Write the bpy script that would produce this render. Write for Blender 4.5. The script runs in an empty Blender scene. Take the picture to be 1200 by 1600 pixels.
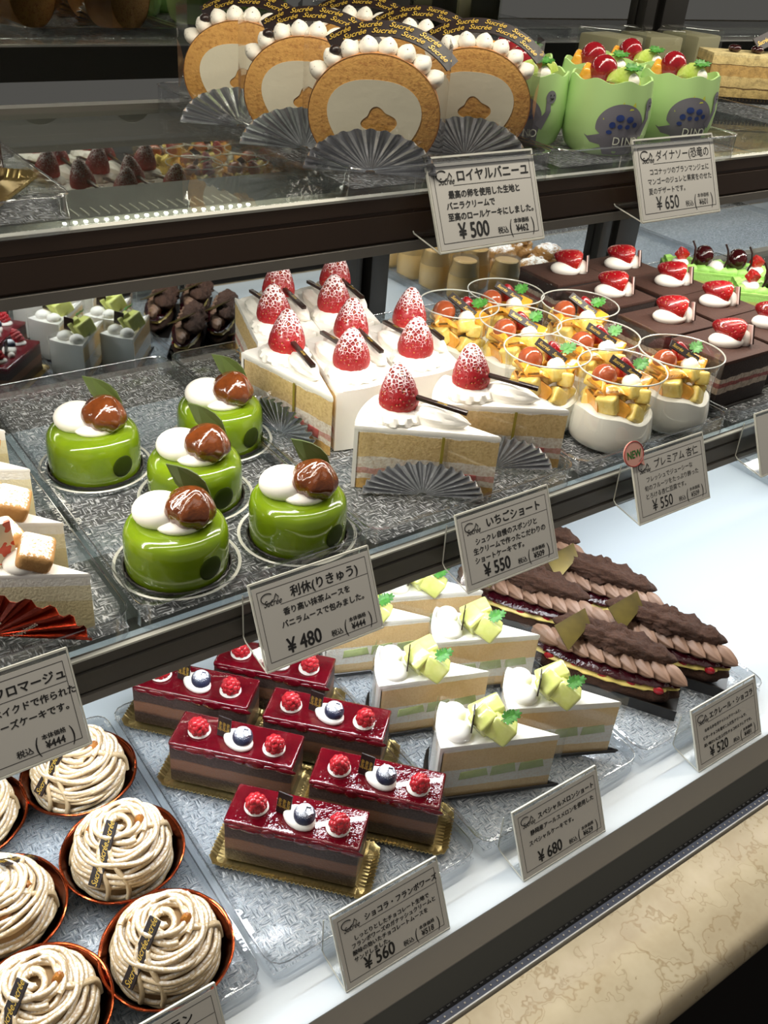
import bpy, bmesh, math, random
from mathutils import Vector, Matrix, Euler, noise as mnoise
R = math.radians
C = bpy.context.scene.collection
SC = bpy.context.scene
H = 1.45                      # camera height above the shop floor
DECK, BOT, MID, TOP = H-.625, H-.617, H-.377, H-.147   # deck, and the three tray surfaces
MIR = .915                    # plane of the mirrored sliding doors
X0, X1 = -.5, 2.6             # extent of the case

# ------------------------------------------------------------------ camera, world, lights
cam = bpy.data.cameras.new('camera'); co = bpy.data.objects.new('camera', cam); C.objects.link(co)
cam.sensor_fit = 'VERTICAL'; cam.sensor_height = 24; cam.sensor_width = 18
cam.lens = 1489.14/1600*24; cam.clip_start = .02; cam.clip_end = 50
yaw, pitch, roll = R(38.0215), R(32.7073), R(-5.1344)
fw = Vector((math.sin(yaw)*math.cos(pitch), math.cos(yaw)*math.cos(pitch), -math.sin(pitch)))
rt = Vector((math.cos(yaw), -math.sin(yaw), 0)); dn = fw.cross(rt)
r2 = math.cos(roll)*rt + math.sin(roll)*dn; d2 = -math.sin(roll)*rt + math.cos(roll)*dn
co.matrix_world = Matrix(((r2.x, -d2.x, -fw.x, 0), (r2.y, -d2.y, -fw.y, 0), (r2.z, -d2.z, -fw.z, H), (0, 0, 0, 1)))
SC.camera = co
w = bpy.data.worlds.new('world'); SC.world = w; w.use_nodes = True
w.node_tree.nodes['Background'].inputs[0].default_value = (.78, .74, .70, 1)
w.node_tree.nodes['Background'].inputs[1].default_value = .20
SC.cycles.transparent_max_bounces = 40; SC.cycles.max_bounces = 10; SC.cycles.caustics_reflective = False; SC.cycles.caustics_refractive = False
SC.view_settings.view_transform = 'Standard'; SC.view_settings.look = 'None'
SC.view_settings.exposure = 0; SC.view_settings.gamma = 1; SC.view_settings.use_curve_mapping = False

def area(name, loc, rot, sx, sy, power, col):
    l = bpy.data.lights.new(name, 'AREA'); l.shape = 'RECTANGLE'; l.size = sx; l.size_y = sy; l.energy = power; l.color = col
    o = bpy.data.objects.new(name, l); C.objects.link(o); o.location = loc; o.rotation_euler = rot
    return o
XC, XL = .95, 2.9
area('canopy_led_light', (XC, .46, H+.16), (R(30), 0, 0), XL, .02, 9, (1, .93, .80))
area('upper_shelf_led_light', (XC, .528, H-.1775), (R(8), 0, 0), XL, .012, 7.6, (1, .95, .86))
area('middle_shelf_led_light', (XC, .472, H-.4075), (R(-4), 0, 0), XL, .012, 7.4, (.93, .97, 1))
area('shop_ceiling_light', (.5, -.5, 2.75), (R(-14), 0, 0), 2.4, .7, 6.5, (1, .93, .82))

# ------------------------------------------------------------------ materials
def hx(s):
    v = [int(s[i:i+2], 16)/255 for i in (0, 2, 4)]
    return tuple(c/12.92 if c <= .04045 else ((c+.055)/1.055)**2.4 for c in v)+(1,)
class N:
    def __init__(s, name):
        s.m = bpy.data.materials.new(name); s.m.use_nodes = True
        s.t = s.m.node_tree; s.n = s.t.nodes; s.l = s.t.links
        s.b = s.n['Principled BSDF']; s.out = s.n['Material Output']; s.tc = None
    def a(s, typ, **kw):
        n = s.n.new('ShaderNode'+typ)
        for k, v in kw.items():
            if k.startswith('i_'):
                k = k[2:]; n.inputs[int(k) if k.isdigit() else k].default_value = v
            else: setattr(n, k, v)
        return n
    def k(s, a, b): s.l.new(a, b)
    def obj(s):
        if not s.tc: s.tc = s.a('TexCoord')
        return s.tc.outputs['Object']
    def noise(s, scale, detail=3, vec=None, rough=.55):
        n = s.a('TexNoise'); n.inputs['Scale'].default_value = scale; n.inputs['Detail'].default_value = detail; n.inputs['Roughness'].default_value = rough
        s.k(vec or s.obj(), n.inputs['Vector']); return n.outputs['Fac']
    def math(s, op, a, b=None, c=None):
        n = s.a('Math', operation=op)
        for i, v in enumerate((a, b, c)):
            if v is None: continue
            if isinstance(v, (int, float)): n.inputs[i].default_value = v
            else: s.k(v, n.inputs[i])
        return n.outputs[0]
    def ramp(s, fac, stops, interp='LINEAR'):
        n = s.a('ValToRGB'); n.color_ramp.interpolation = interp; e = n.color_ramp.elements
        while len(e) < len(stops): e.new(.5)
        for el, (p, c) in zip(e, stops): el.position = p; el.color = c if isinstance(c, tuple) else hx(c)
        s.k(fac, n.inputs[0]); return n.outputs[0]
    def mix(s, fac, a, b):
        n = s.a('Mix', data_type='RGBA')
        for i, v in ((0, fac), (6, a), (7, b)):
            if isinstance(v, str): v = hx(v)
            if isinstance(v, (int, float, tuple)): n.inputs[i].default_value = v
            else: s.k(v, n.inputs[i])
        return n.outputs[2]
    def bump(s, h, strength=.5, dist=.001):
        n = s.a('Bump'); n.inputs['Strength'].default_value = strength; n.inputs['Distance'].default_value = dist
        s.k(h, n.inputs['Height']); s.k(n.outputs[0], s.b.inputs['Normal']); return n.outputs[0]
    def set(s, **kw):
        for k, v in kw.items():
            k = {'col': 'Base Color', 'rough': 'Roughness', 'metal': 'Metallic', 'coat': 'Coat Weight', 'sss': 'Subsurface Weight', 'spec': 'Specular IOR Level', 'emis': 'Emission Color', 'es': 'Emission Strength', 'trans': 'Transmission Weight', 'crough': 'Coat Roughness', 'ior': 'IOR'}[k]
            if isinstance(v, str): v = hx(v)
            if isinstance(v, (int, float, tuple)): s.b.inputs[k].default_value = v
            else: s.k(v, s.b.inputs[k])
        return s
    def dust(s, base, scale=900, lo=.2, hi=.7, thr=.5, col='f4f0ec'):
        """icing sugar sieved from above: settles on faces that look up, broken by grain"""
        g = s.a('NewGeometry'); sp = s.a('SeparateXYZ'); s.k(g.outputs['Normal'], sp.inputs[0])
        n = s.noise(scale, 2)
        f = s.math('MULTIPLY_ADD', n, 1.3, s.math('SUBTRACT', sp.outputs[2], thr+.65))
        r = s.ramp(f, [(lo, (0, 0, 0, 1)), (hi, (1, 1, 1, 1))])
        return s.mix(r, base, col)

def simple(name, col, rough=.5, bump=None, var=None, **kw):
    n = N(name); c = hx(col)
    if var:
        c = n.mix(n.ramp(n.noise(var[1], 4), [(.35, (0, 0, 0, 1)), (.65, (1, 1, 1, 1))]), col, var[0])
    n.set(col=c, rough=rough, **kw)
    if bump: n.bump(n.noise(bump[0], 3), bump[1], bump[2] if len(bump) > 2 else .001)
    return n.m
def clear(name, tint=(.97, .97, .97, 1), ior=1.45, rough=.03, extra=.0, bumps=None):
    """thin clear plastic or glass: passes light straight through, reflects by the Fresnel law"""
    n = N(name); n.n.remove(n.b)
    t = n.a('BsdfTransparent'); t.inputs[0].default_value = tint
    g = n.a('BsdfGlossy'); g.inputs['Roughness'].default_value = rough; g.inputs['Color'].default_value = (1, 1, 1, 1)
    f = n.a('LayerWeight'); r0 = ((ior-1)/(ior+1))**2
    fac = n.math('MULTIPLY_ADD', n.math('POWER', f.outputs['Facing'], 5), .8, r0+extra)
    m = n.a('MixShader'); n.k(fac, m.inputs[0]); n.k(t.outputs[0], m.inputs[1]); n.k(g.outputs[0], m.inputs[2]); n.k(m.outputs[0], n.out.inputs[0])
    if bumps:
        b = n.a('Bump'); b.inputs['Strength'].default_value = bumps[1]; b.inputs['Distance'].default_value = .001
        n.k(n.noise(bumps[0], 2), b.inputs['Height']); n.k(b.outputs[0], g.inputs['Normal'])
    return n.m
def layers(name, stops, height, amp=.002, grain=('000000', 700, .0), rough=.75, nscale=90, bump=.5):
    """cut face of a cake: bands by height with crumb grain"""
    n = N(name); sp = n.a('SeparateXYZ'); n.k(n.obj(), sp.inputs[0])
    z = n.math('ADD', sp.outputs[2], n.math('MULTIPLY', n.math('SUBTRACT', n.noise(nscale, 3), .5), amp*2))
    c = n.ramp(n.math('DIVIDE', z, height), stops, 'CONSTANT')
    if grain[2]:
        gr = n.ramp(n.noise(grain[1], 4), [(.42, (0, 0, 0, 1)), (.7, (grain[2],)*3+(1,))])
        c = n.mix(gr, c, grain[0])
    n.set(col=c, rough=rough); n.bump(n.noise(600, 3), bump, .001)
    return n.m

M = {}
M['cream'] = simple('whipped_cream', 'f3efe6', .45, sss=0)
M['coat'] = simple('cream_coating', 'f4f1ea', .5, bump=(120, .15))
M['black_plastic'] = simple('black_cake_board', '17120f', .35)
M['choc'] = simple('dark_chocolate', '24130d', .3, bump=(80, .15))
M['choc_band'] = simple('printed_dark_chocolate', '1d110f', .45)
M['gold_ink'] = simple('gold_print', 'c8a646', .4, metal=.3)
M['white_ink'] = simple('white_print', 'd9dccb', .6)
M['ink'] = simple('black_print', '1a1a1a', .7)
M['paper'] = simple('white_card_paper', 'bfbcb5', .7)
M['acrylic'] = clear('clear_acrylic', (.93, .935, .93, 1), 1.45, .06, .05)
M['acrylic_edge'] = simple('bright_acrylic_edge', 'c9c8bd', .25)
M['film'] = clear('clear_cake_film', (.985, .985, .98, 1), 1.3, .05, .01)
M['cup'] = clear('clear_cup_plastic', (.95, .96, .96, 1), 1.5, .05, .03)
M['glass'] = clear('shelf_glass', (.90, .93, .91, 1), 1.5, .01, .0)
M['green_choc'] = simple('green_tea_chocolate', '4b5a2a', .45)
M['led_off'] = simple('led_strip_board', 'c9cac9', .4)
n = N('led_diode'); n.set(col='ffffff', emis=(1, .97, .9, 1), es=14); M['led'] = n.m
# weave-textured clear tray: two-way ribs in a chequer, partly see-through
def tray_mat():
    n = N('woven_texture_acrylic')
    v = n.a('VectorMath', operation='SCALE'); n.k(n.obj(), v.inputs[0]); v.inputs['Scale'].default_value = 1
    nz = n.a('TexNoise'); nz.inputs['Scale'].default_value = 60; n.k(n.obj(), nz.inputs['Vector'])
    ad = n.a('VectorMath', operation='MULTIPLY_ADD'); n.k(nz.outputs['Color'], ad.inputs[0]); ad.inputs[1].default_value = (.004, .004, 0); n.k(v.outputs[0], ad.inputs[2])
    ch = n.a('TexChecker'); ch.inputs['Scale'].default_value = 118; n.k(ad.outputs[0], ch.inputs['Vector'])
    ch.inputs['Color1'].default_value = (0, 0, 0, 1); ch.inputs['Color2'].default_value = (1, 1, 1, 1)
    wv = []
    for sc_ in ((760, 150, 1), (150, 760, 1)):
        q = n.a('VectorMath', operation='MULTIPLY'); n.k(n.obj(), q.inputs[0]); q.inputs[1].default_value = sc_
        x = n.a('TexNoise'); x.inputs['Scale'].default_value = 1; x.inputs['Detail'].default_value = 1; n.k(q.outputs[0], x.inputs['Vector']); wv.append(x.outputs['Fac'])
    h = n.mix(ch.outputs['Fac'], wv[0], wv[1])
    bp = n.a('Bump'); bp.inputs['Strength'].default_value = 1; bp.inputs['Distance'].default_value = .003; n.k(h, bp.inputs['Height'])
    n.set(col='e6e8ea', rough=.12, spec=1); n.k(bp.outputs[0], n.b.inputs['Normal'])
    # the moulded dashes bend the light away, so less of what lies under shows through them
    rib = n.ramp(h, [(.555, (0, 0, 0, 1)), (.61, (1, 1, 1, 1))])
    hi = n.ramp(h, [(.36, (1, 1, 1, 1)), (.50, (0, 0, 0, 1))])
    t = n.a('BsdfTransparent'); n.k(n.mix(rib, (.97, .975, .98, 1), (.50, .52, .54, 1)), t.inputs[0])
    m = n.a('MixShader'); f = n.math('MULTIPLY_ADD', hi, .50, .10)
    n.k(f, m.inputs[0]); n.k(t.outputs[0], m.inputs[1]); n.k(n.b.outputs[0], m.inputs[2]); n.k(m.outputs[0], n.out.inputs[0])
    return n.m
M['tray'] = tray_mat()
M['tray_edge'] = clear('tray_edge_acrylic', (.75, .77, .79, 1), 1.5, .12, .30)
M['tray_under'] = clear('tray_underside_acrylic', (.97, .975, .98, 1), 1.3, .08)
M['tray_lip'] = clear('tray_lip_acrylic', (.86, .87, .88, 1), 1.5, .08, .08, bumps=(90, .4))

def strawberry_mat(name, sugar):
    n = N(name)
    v = n.a('TexVoronoi'); v.inputs['Scale'].default_value = 330; n.k(n.obj(), v.inputs['Vector'])
    sp = n.a('SeparateXYZ'); n.k(n.obj(), sp.inputs[0])
    base = n.ramp(n.math('DIVIDE', sp.outputs[2], .03), [(0, 'b8241a'), (.35, '9c0f18'), (1, '7a0912')])
    seed = n.ramp(v.outputs['Distance'], [(.10, 'd9a54a'), (.2, (0, 0, 0, 1))])
    sm = n.ramp(v.outputs['Distance'], [(.10, (1, 1, 1, 1)), (.22, (0, 0, 0, 1))])
    c = n.mix(sm, base, seed)
    if sugar:
        z = n.math('DIVIDE', sp.outputs[2], .03)
        e = n.a('TexVoronoi', feature='DISTANCE_TO_EDGE'); e.inputs['Scale'].default_value = 330; n.k(n.obj(), e.inputs['Vector'])
        wd = n.math('ADD', n.math('MULTIPLY_ADD', z, .30, -.17), n.math('MULTIPLY', n.math('SUBTRACT', n.noise(260, 2), .5), .34))
        c = n.mix(n.ramp(n.math('SUBTRACT', n.math('ADD', wd, .5), e.outputs['Distance']), [(.46, (0, 0, 0, 1)), (.56, (1, 1, 1, 1))]), c, 'e9d8da')
    n.set(col=c, rough=.28 if not sugar else .45, coat=0 if sugar else .6)
    n.bump(n.ramp(v.outputs['Distance'], [(0, (0, 0, 0, 1)), (.4, (1, 1, 1, 1))]), .7, .0012)
    return n.m
M['strawberry'] = strawberry_mat('sugared_strawberry', True)
M['strawberry_glazed'] = strawberry_mat('glazed_strawberry', False)
def berry(name, c1, c2, sugar=False, rough=.3):
    n = N(name); c = n.mix(n.noise(140, 2), c1, c2)
    if sugar: c = n.dust(c, 1500, .3, .6, .25, 'e8ebf4')
    n.set(col=c, rough=rough, coat=.3); n.bump(n.noise(400, 2), .3); return n.m
M['raspberry'] = berry('raspberry_flesh', 'a00f1c', 'c32a33', rough=.25)
M['blueberry'] = berry('sugared_blueberry', '141a30', '27304e', True, .5)
M['grape'] = berry('glazed_red_grape', '8c3a22', 'b0603a', rough=.12)
M['grape_dark'] = berry('dark_red_grape', '6d0d16', 'a3202a', rough=.1)
M['mousse'] = (lambda n: (n.set(col=n.mix(n.noise(60, 3), '5b770f', '7d941a'), rough=.13, coat=.5, crough=.04), n.m)[1])(N('glazed_green_tea_mousse'))
M['chestnut'] = (lambda n: (n.set(col=n.mix(n.noise(150, 4), '34130a', '84451c'), rough=.12, coat=.8), n.bump(n.noise(130, 3), .5, .002), n.m)[2])(N('glazed_chestnut'))
M['melon'] = (lambda n: (n.set(col=n.mix(n.noise(120, 3), 'c3cc5c', 'e4e59a'), rough=.15, coat=.5), n.bump(n.noise(220, 2), .2), n.m)[2])(N('green_melon_flesh'))
M['chervil'] = simple('chervil_leaf', '2f6a22', .5, var=('4d9036', 300))
M['board'] = M['black_plastic']; M['green_dark'] = simple('dark_reflection_green', '2c380c', .5, spec=.1)
M['orange'] = (lambda n: (n.set(col=n.mix(n.noise(260, 3), 'e8951c', 'fbbf52'), rough=.15, coat=.5), n.bump(n.noise(300, 2), .35), n.m)[2])(N('orange_segment_flesh'))
M['pine'] = (lambda n: (n.set(col=n.mix(n.noise(260, 3), 'ecc542', 'fbea96'), rough=.15, coat=.5), n.bump(n.noise(300, 2), .3), n.m)[2])(N('yellow_fruit_flesh'))
M['panna'] = simple('white_almond_pudding', 'e9e7dc', .35, bump=(40, .2))
M['silver'] = simple('silver_foil', 'd2d3d6', .22, metal=.93, bump=(70, .25))
M['copper'] = simple('copper_foil', '7d3a22', .22, metal=1, bump=(60, .2))
M['copper_rim'] = simple('bright_copper_rim', 'b5522f', .2, metal=1, bump=(90, .3))
M['redfoil'] = simple('red_foil', '85260f', .25, metal=.9, bump=(60, .3))
M['gold'] = simple('gold_board', 'c6ae74', .33, metal=.9, bump=(60, .15))
n = N('chestnut_cream_strands'); n.set(col=n.dust(n.mix(n.noise(60, 3), 'c3a67c', 'd9c39c'), 500, .25, .62, .48, 'f3eee6'), rough=.7); n.bump(n.noise(700, 2), .4); M['strand'] = n.m
M['candied'] = simple('candied_chestnut_piece', 'b0742c', .3, var=('7a3a1c', 120))
M['glaze'] = (lambda n: (n.set(col=n.mix(n.noise(90, 3), '4a0410', '6e0818'), rough=.08, coat=.6), n.bump(n.noise(150, 3), .55, .002), n.m)[2])(N('raspberry_glaze'))
M['framb'] = layers('chocolate_raspberry_layers', [(0, '1e1311'), (.12, '33241f'), (.38, '5f3c2a'), (.42, '78523c'), (.64, '68452f'), (.66, '3a2c28'), (.9, '4b0a14')], .045, .0016, ('6a5a55', 500, .35), .4)
M['sponge'] = layers('strawberry_sponge_layers', [(0, 'd8ad62'), (.18, 'efe6d6'), (.27, 'd8a49a'), (.36, 'f0e9dc'), (.54, 'e4c88f'), (.92, 'f3efe6')], .052, .0028, ('a97c3e', 420, .5))
M['melonlayers'] = layers('melon_sponge_layers', [(0, 'efcf9a'), (.22, 'f3f1e8'), (.27, 'f3f1e8'), (.55, 'f0cf98'), (.9, 'f5f2ea')], .06, .0012, ('d09a58', 500, .25))
M['melon_inner'] = simple('melon_in_cream', 'b9c48a', .35, var=('a9b878', 120))
M['straw_inner'] = simple('strawberry_in_cream', 'b04a48', .35, var=('cf8078', 90))
M['fromage'] = layers('white_cheese_layers', [(0, 'e2d3a2'), (.55, 'e9dfbb'), (.82, 'f1eee5')], .04, .001, ('cdbf90', 300, .15))
n = N('sugared_cookie'); n.set(col=n.dust(n.mix(n.noise(200, 3), 'b9854a', 'cfa268'), 700, .3, .55, .35), rough=.8); n.bump(n.noise(500, 3), .5); M['cookie'] = n.m
M['pinkchoc'] = (lambda n: (n.set(col=n.ramp(n.noise(120, 1), [(.46, 'f1e5c8'), (.5, 'df5a3c'), (.57, 'e0603f'), (.6, 'f1e5c8')], 'CONSTANT'), rough=.4), n.m)[1])(N('marbled_red_white_chocolate'))
n = N('cocoa_topping'); n.set(col=n.mix(n.noise(400, 4), '2e1710', '4a291a'), rough=.8); n.bump(n.noise(600, 3), .4); M['cocoa'] = n.m
M['choclayers'] = layers('chocolate_strawberry_layers', [(0, '22140f'), (.25, '2a1812'), (.34, 'b7a796'), (.46, '9a5450'), (.54, 'b9a999'), (.64, '26150f'), (.9, '1f100b')], .05, .002, ('000000', 400, .5))
M['eclair'] = (lambda n: (n.set(col=n.mix(n.noise(260, 5), '2f1a10', '6a4530'), rough=.8), n.bump(n.noise(420, 5, rough=.75), 1.0, .004), n.m)[2])(N('chocolate_choux_pastry'))
M['mocha'] = simple('mocha_cream', '8a6b57', .5)
M['custard'] = simple('custard_cream', 'e5cd72', .4)
M['jam'] = simple('dark_berry_jam', '2e060e', .1, bump=(200, .6, .002))
M['bronze'] = (lambda n: (n.set(col=n.mix(n.noise(50, 2), '2d2212', '6f5f24'), rough=.3, metal=.5), n.m)[1])(N('bronze_dusted_chocolate'))
M['roll'] = (lambda n: (n.set(col=n.mix(n.ramp(n.noise(420, 4), [(.5, (0, 0, 0, 1)), (.72, (1, 1, 1, 1))]), n.mix(n.noise(35, 3), 'c08a42', 'd6a557'), 'a56f30'), rough=.8), n.bump(n.noise(450, 4), .7), n.m)[2])(N('roll_cake_sponge'))
M['rollskin'] = simple('roll_cake_crust', 'b97c42', .7, var=('cb9156', 60), bump=(200, .2))
M['rollcream'] = simple('vanilla_cream_filling', 'd9d2bb', .5, bump=(90, .4))
M['dino_cup'] = simple('pale_green_plastic', 'b4d88e', .22, sss=0)
M['dino_body'] = simple('mauve_print', '74727a', .4)
M['dino_spot'] = simple('blue_print', '2c3f7a', .4)
M['dino_spike'] = simple('yellow_print', 'c3c84a', .4)
M['lime'] = simple('lime_flesh', 'a9c24a', .2, var=('c6d776', 150), coat=.4)
M['opera'] = layers('coffee_chip_layers', [(0, 'd3b877'), (.25, '6a5230'), (.28, 'd6bd80'), (.5, 'c49f5e'), (.72, '7a6038'), (.74, 'dbc486'), (.9, 'e6d398')], .045, .0015, ('5a4426', 180, .5))
M['pistachio'] = simple('pistachio_cream', '8fc45c', .5, var=('a5d672', 90))
M['pistlayers'] = layers('pistachio_layers', [(0, '8a9a48'), (.6, 'b3b866'), (.82, '9bd068')], .042, .0008)
M['cherry'] = berry('dark_cherry', '1c0608', '3f1012', rough=.08)
M['pudding'] = simple('baked_custard', 'd9b074', .4)
M['jar'] = clear('jar_glass', (.93, .95, .93, 1), 1.45, .02, .02)
M['jarlid'] = clear('cellophane_cover', (.93, .92, .88, 1), 1.5, .2, .12)
n = N('sugared_choux'); n.set(col=n.dust(n.mix(n.noise(120, 4), '9a6a34', 'c8985a'), 300, .3, .6, .35), rough=.85); n.bump(n.noise(180, 4), 1, .003); M['puff'] = n.m
M['rail_brown'] = simple('dark_bronze_metal', '4a3b31', .38, metal=.3)
M['rail_grey'] = simple('grey_metal', '56534d', .38, metal=.3)
M['rail_lip'] = simple('light_grey_plastic', '77726a', .5)
M['steel'] = simple('brushed_steel', '9a968f', .4, metal=.35, bump=(30, .05))
M['steel_dark'] = simple('dark_satin_metal', '4a4a46', .45, metal=.5)
M['rubber'] = simple('black_rubber', '0c0c0e', .6)
M['glass_edge'] = simple('front_glass_edge', '5a6070', .2)
M['white_line'] = simple('polished_metal_edge', 'd8d8d4', .3)
M['deck'] = simple('white_deck_panel', 'c6cfd6', .22)
n = N('mirror_glass'); n.set(col=(.50, .51, .49, 1), rough=.02, metal=1); M['mirror'] = n.m
M['alu'] = simple('dark_aluminium', '3b3936', .35, metal=.8)
M['floor'] = simple('dark_floor_tile', '17120f', .5)
n = N('beige_marble')
v1 = n.noise(17, 4, rough=.6); v2 = n.noise(34, 3, rough=.55)
vein = n.ramp(n.math('ABSOLUTE', n.math('SUBTRACT', v1, .5)), [(0, (.75, .75, .75, 1)), (.012, (0, 0, 0, 1))])
vein2 = n.ramp(n.math('ABSOLUTE', n.math('SUBTRACT', v2, .52)), [(0, (.45, .45, .45, 1)), (.012, (0, 0, 0, 1))])
c = n.mix(n.ramp(v2, [(.3, (0, 0, 0, 1)), (.7, (1, 1, 1, 1))]), 'b3a283', 'c4b596')
c = n.mix(vein, c, '9a8460'); c = n.mix(vein2, c, '8c7654')
sp = n.ramp(n.noise(230, 2), [(.72, (0, 0, 0, 1)), (.76, (.7, .7, .7, 1))]); c = n.mix(sp, c, '8f7a5a')
n.set(col=c, rough=.2); M['marble'] = n.m

# ------------------------------------------------------------------ shape helpers: each returns (verts, faces)
rnd = random.Random(7)
def lathe(prof, n=32, mod=None, z0=0):
    vs, fs, rings = [], [], []
    for (r, z) in prof:
        if r < 1e-6: rings.append([len(vs)]); vs.append(Vector((0, 0, z+z0)))
        else:
            ring = []
            for i in range(n):
                t = 2*math.pi*i/n; rr, zz = (r, z) if mod is None else mod(r, z, t)
                ring.append(len(vs)); vs.append(Vector((rr*math.cos(t), rr*math.sin(t), zz+z0)))
            rings.append(ring)
    for a, b in zip(rings, rings[1:]):
        for i in range(n):
            j = (i+1) % n
            if len(a) == 1 and len(b) == 1: continue
            if len(a) == 1: fs.append((a[0], b[i], b[j]))
            elif len(b) == 1: fs.append((a[i], b[0], a[j]))
            else: fs.append((a[i], b[i], b[j], a[j]))
    return vs, [f[::-1] for f in fs]
def bevelled(bm, w, seg=2):
    if w > 0: bmesh.ops.bevel(bm, geom=bm.edges[:], offset=w, segments=seg, affect='EDGES', profile=.6)
def from_bm(bm):
    bm.normal_update(); bm.verts.index_update()
    v = [x.co.copy() for x in bm.verts]; f = [tuple(q.index for q in p.verts) for p in bm.faces]; bm.free(); return v, f
def box(cx, cy, cz, sx, sy, sz, bev=0, seg=2):
    bm = bmesh.new(); bmesh.ops.create_cube(bm, size=1)
    for q in bm.verts: q.co = Vector((cx+q.co.x*sx, cy+q.co.y*sy, cz+q.co.z*sz))
    bevelled(bm, bev, seg); return from_bm(bm)
def prism(poly, z0, z1, bev=0, seg=2):
    bm = bmesh.new(); a = [bm.verts.new((x, y, z0)) for x, y in poly]; b = [bm.verts.new((x, y, z1)) for x, y in poly]
    n = len(poly); bm.faces.new(a[::-1]); bm.faces.new(b)
    for i in range(n): bm.faces.new((a[i], a[(i+1) % n], b[(i+1) % n], b[i]))
    if bev:
        bmesh.ops.bevel(bm, geom=[e for e in bm.edges if abs(e.verts[0].co.z-e.verts[1].co.z) < 1e-7], offset=bev, segments=seg, affect='EDGES', profile=.6)
    return from_bm(bm)
def tube(path, rad, n=8, cap=True, mod=None, closed=False):
    P = [Vector(p) for p in path]; k = len(P); vs, fs = [], []
    up = Vector((0, 0, 1)); prev = None
    for i, p in enumerate(P):
        t = (P[(i+1) % k]-P[i-1]) if closed else (P[min(i+1, k-1)]-P[max(i-1, 0)])
        t.normalize()
        if prev is None:
            s = t.cross(up); s = s if s.length > .05 else t.cross(Vector((1, 0, 0))); s.normalize()
        else: s = prev-t*prev.dot(t); s.normalize()
        prev = s; u = s.cross(t)
        r = rad[i] if isinstance(rad, (list, tuple)) else rad
        for j in range(n):
            a = 2*math.pi*j/n; q = r if mod is None else r*mod(a, i/(k-1))
            vs.append(p+s*q*math.cos(a)+u*q*math.sin(a))
    for i in range(k if closed else k-1):
        b = ((i+1) % k)*n
        for j in range(n): fs.append((i*n+j, i*n+(j+1) % n, b+(j+1) % n, b+j))
    if cap and not closed:
        fs.append(tuple(range(n))[::-1]); fs.append(tuple(range((k-1)*n, k*n)))
    return vs, [f[::-1] for f in fs]
def blob(rx, ry, rz, n=20, m=12, mod=None, flat=None):
    vs, fs = [], []
    def P(t, p):
        d = Vector((math.cos(p)*math.cos(t), math.cos(p)*math.sin(t), math.sin(p)))
        q = 1 if mod is None else mod(d)
        v = Vector((d.x*rx*q, d.y*ry*q, d.z*rz*q))
        if flat is not None and v.z < flat: v.z = flat
        return v
    vs.append(P(0, -math.pi/2))
    for j in range(1, m):
        for i in range(n): vs.append(P(2*math.pi*i/n, -math.pi/2+math.pi*j/m))
    vs.append(P(0, math.pi/2)); top = len(vs)-1
    for i in range(n):
        k = (i+1) % n; fs.append((0, 1+k, 1+i)); fs.append((1+(m-2)*n+i, 1+(m-2)*n+k, top))
        for j in range(m-2): fs.append((1+j*n+i, 1+j*n+k, 1+(j+1)*n+k, 1+(j+1)*n+i))
    return vs, fs
def sheet(f, nu, nv, thick=0):
    """a surface f(u, v) for u, v in 0..1, given a thickness along its normal"""
    g = [[Vector(f(i/nu, j/nv)) for j in range(nv+1)] for i in range(nu+1)]
    vs = [p for r in g for p in r]; w = nv+1; fs = [(i*w+j, (i+1)*w+j, (i+1)*w+j+1, i*w+j+1) for i in range(nu) for j in range(nv)]
    if thick:
        nrm = []
        for i in range(nu+1):
            for j in range(nv+1):
                a = g[min(i+1, nu)][j]-g[max(i-1, 0)][j]; b = g[i][min(j+1, nv)]-g[i][max(j-1, 0)]
                q = a.cross(b); nrm.append(q.normalized() if q.length > 0 else Vector((0, 0, 1)))
        o = len(vs); vs = vs+[v-q*thick for v, q in zip(vs, nrm)]
        fs = fs+[tuple(x+o for x in f_[::-1]) for f_ in fs]
        rim = [i*w for i in range(nu+1)]+[nu*w+j for j in range(1, nv+1)]+[i*w+nv for i in range(nu-1, -1, -1)]+[j for j in range(nv-1, 0, -1)]
        for a, b in zip(rim, rim[1:]+rim[:1]): fs.append((b, a, a+o, b+o))
    return vs, fs
def T(vf, loc=(0, 0, 0), rot=(0, 0, 0), s=(1, 1, 1)):
    if isinstance(s, (int, float)): s = (s, s, s)
    m = Matrix.LocRotScale(Vector(loc), Euler(rot), Vector(s)); return [m @ Vector(v) for v in vf[0]], vf[1]
def J(*parts):
    vs, fs = [], []
    for v, f in parts:
        o = len(vs); vs += [Vector(p) for p in v]; fs += [tuple(i+o for i in q) for q in f]
    return vs, fs

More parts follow.
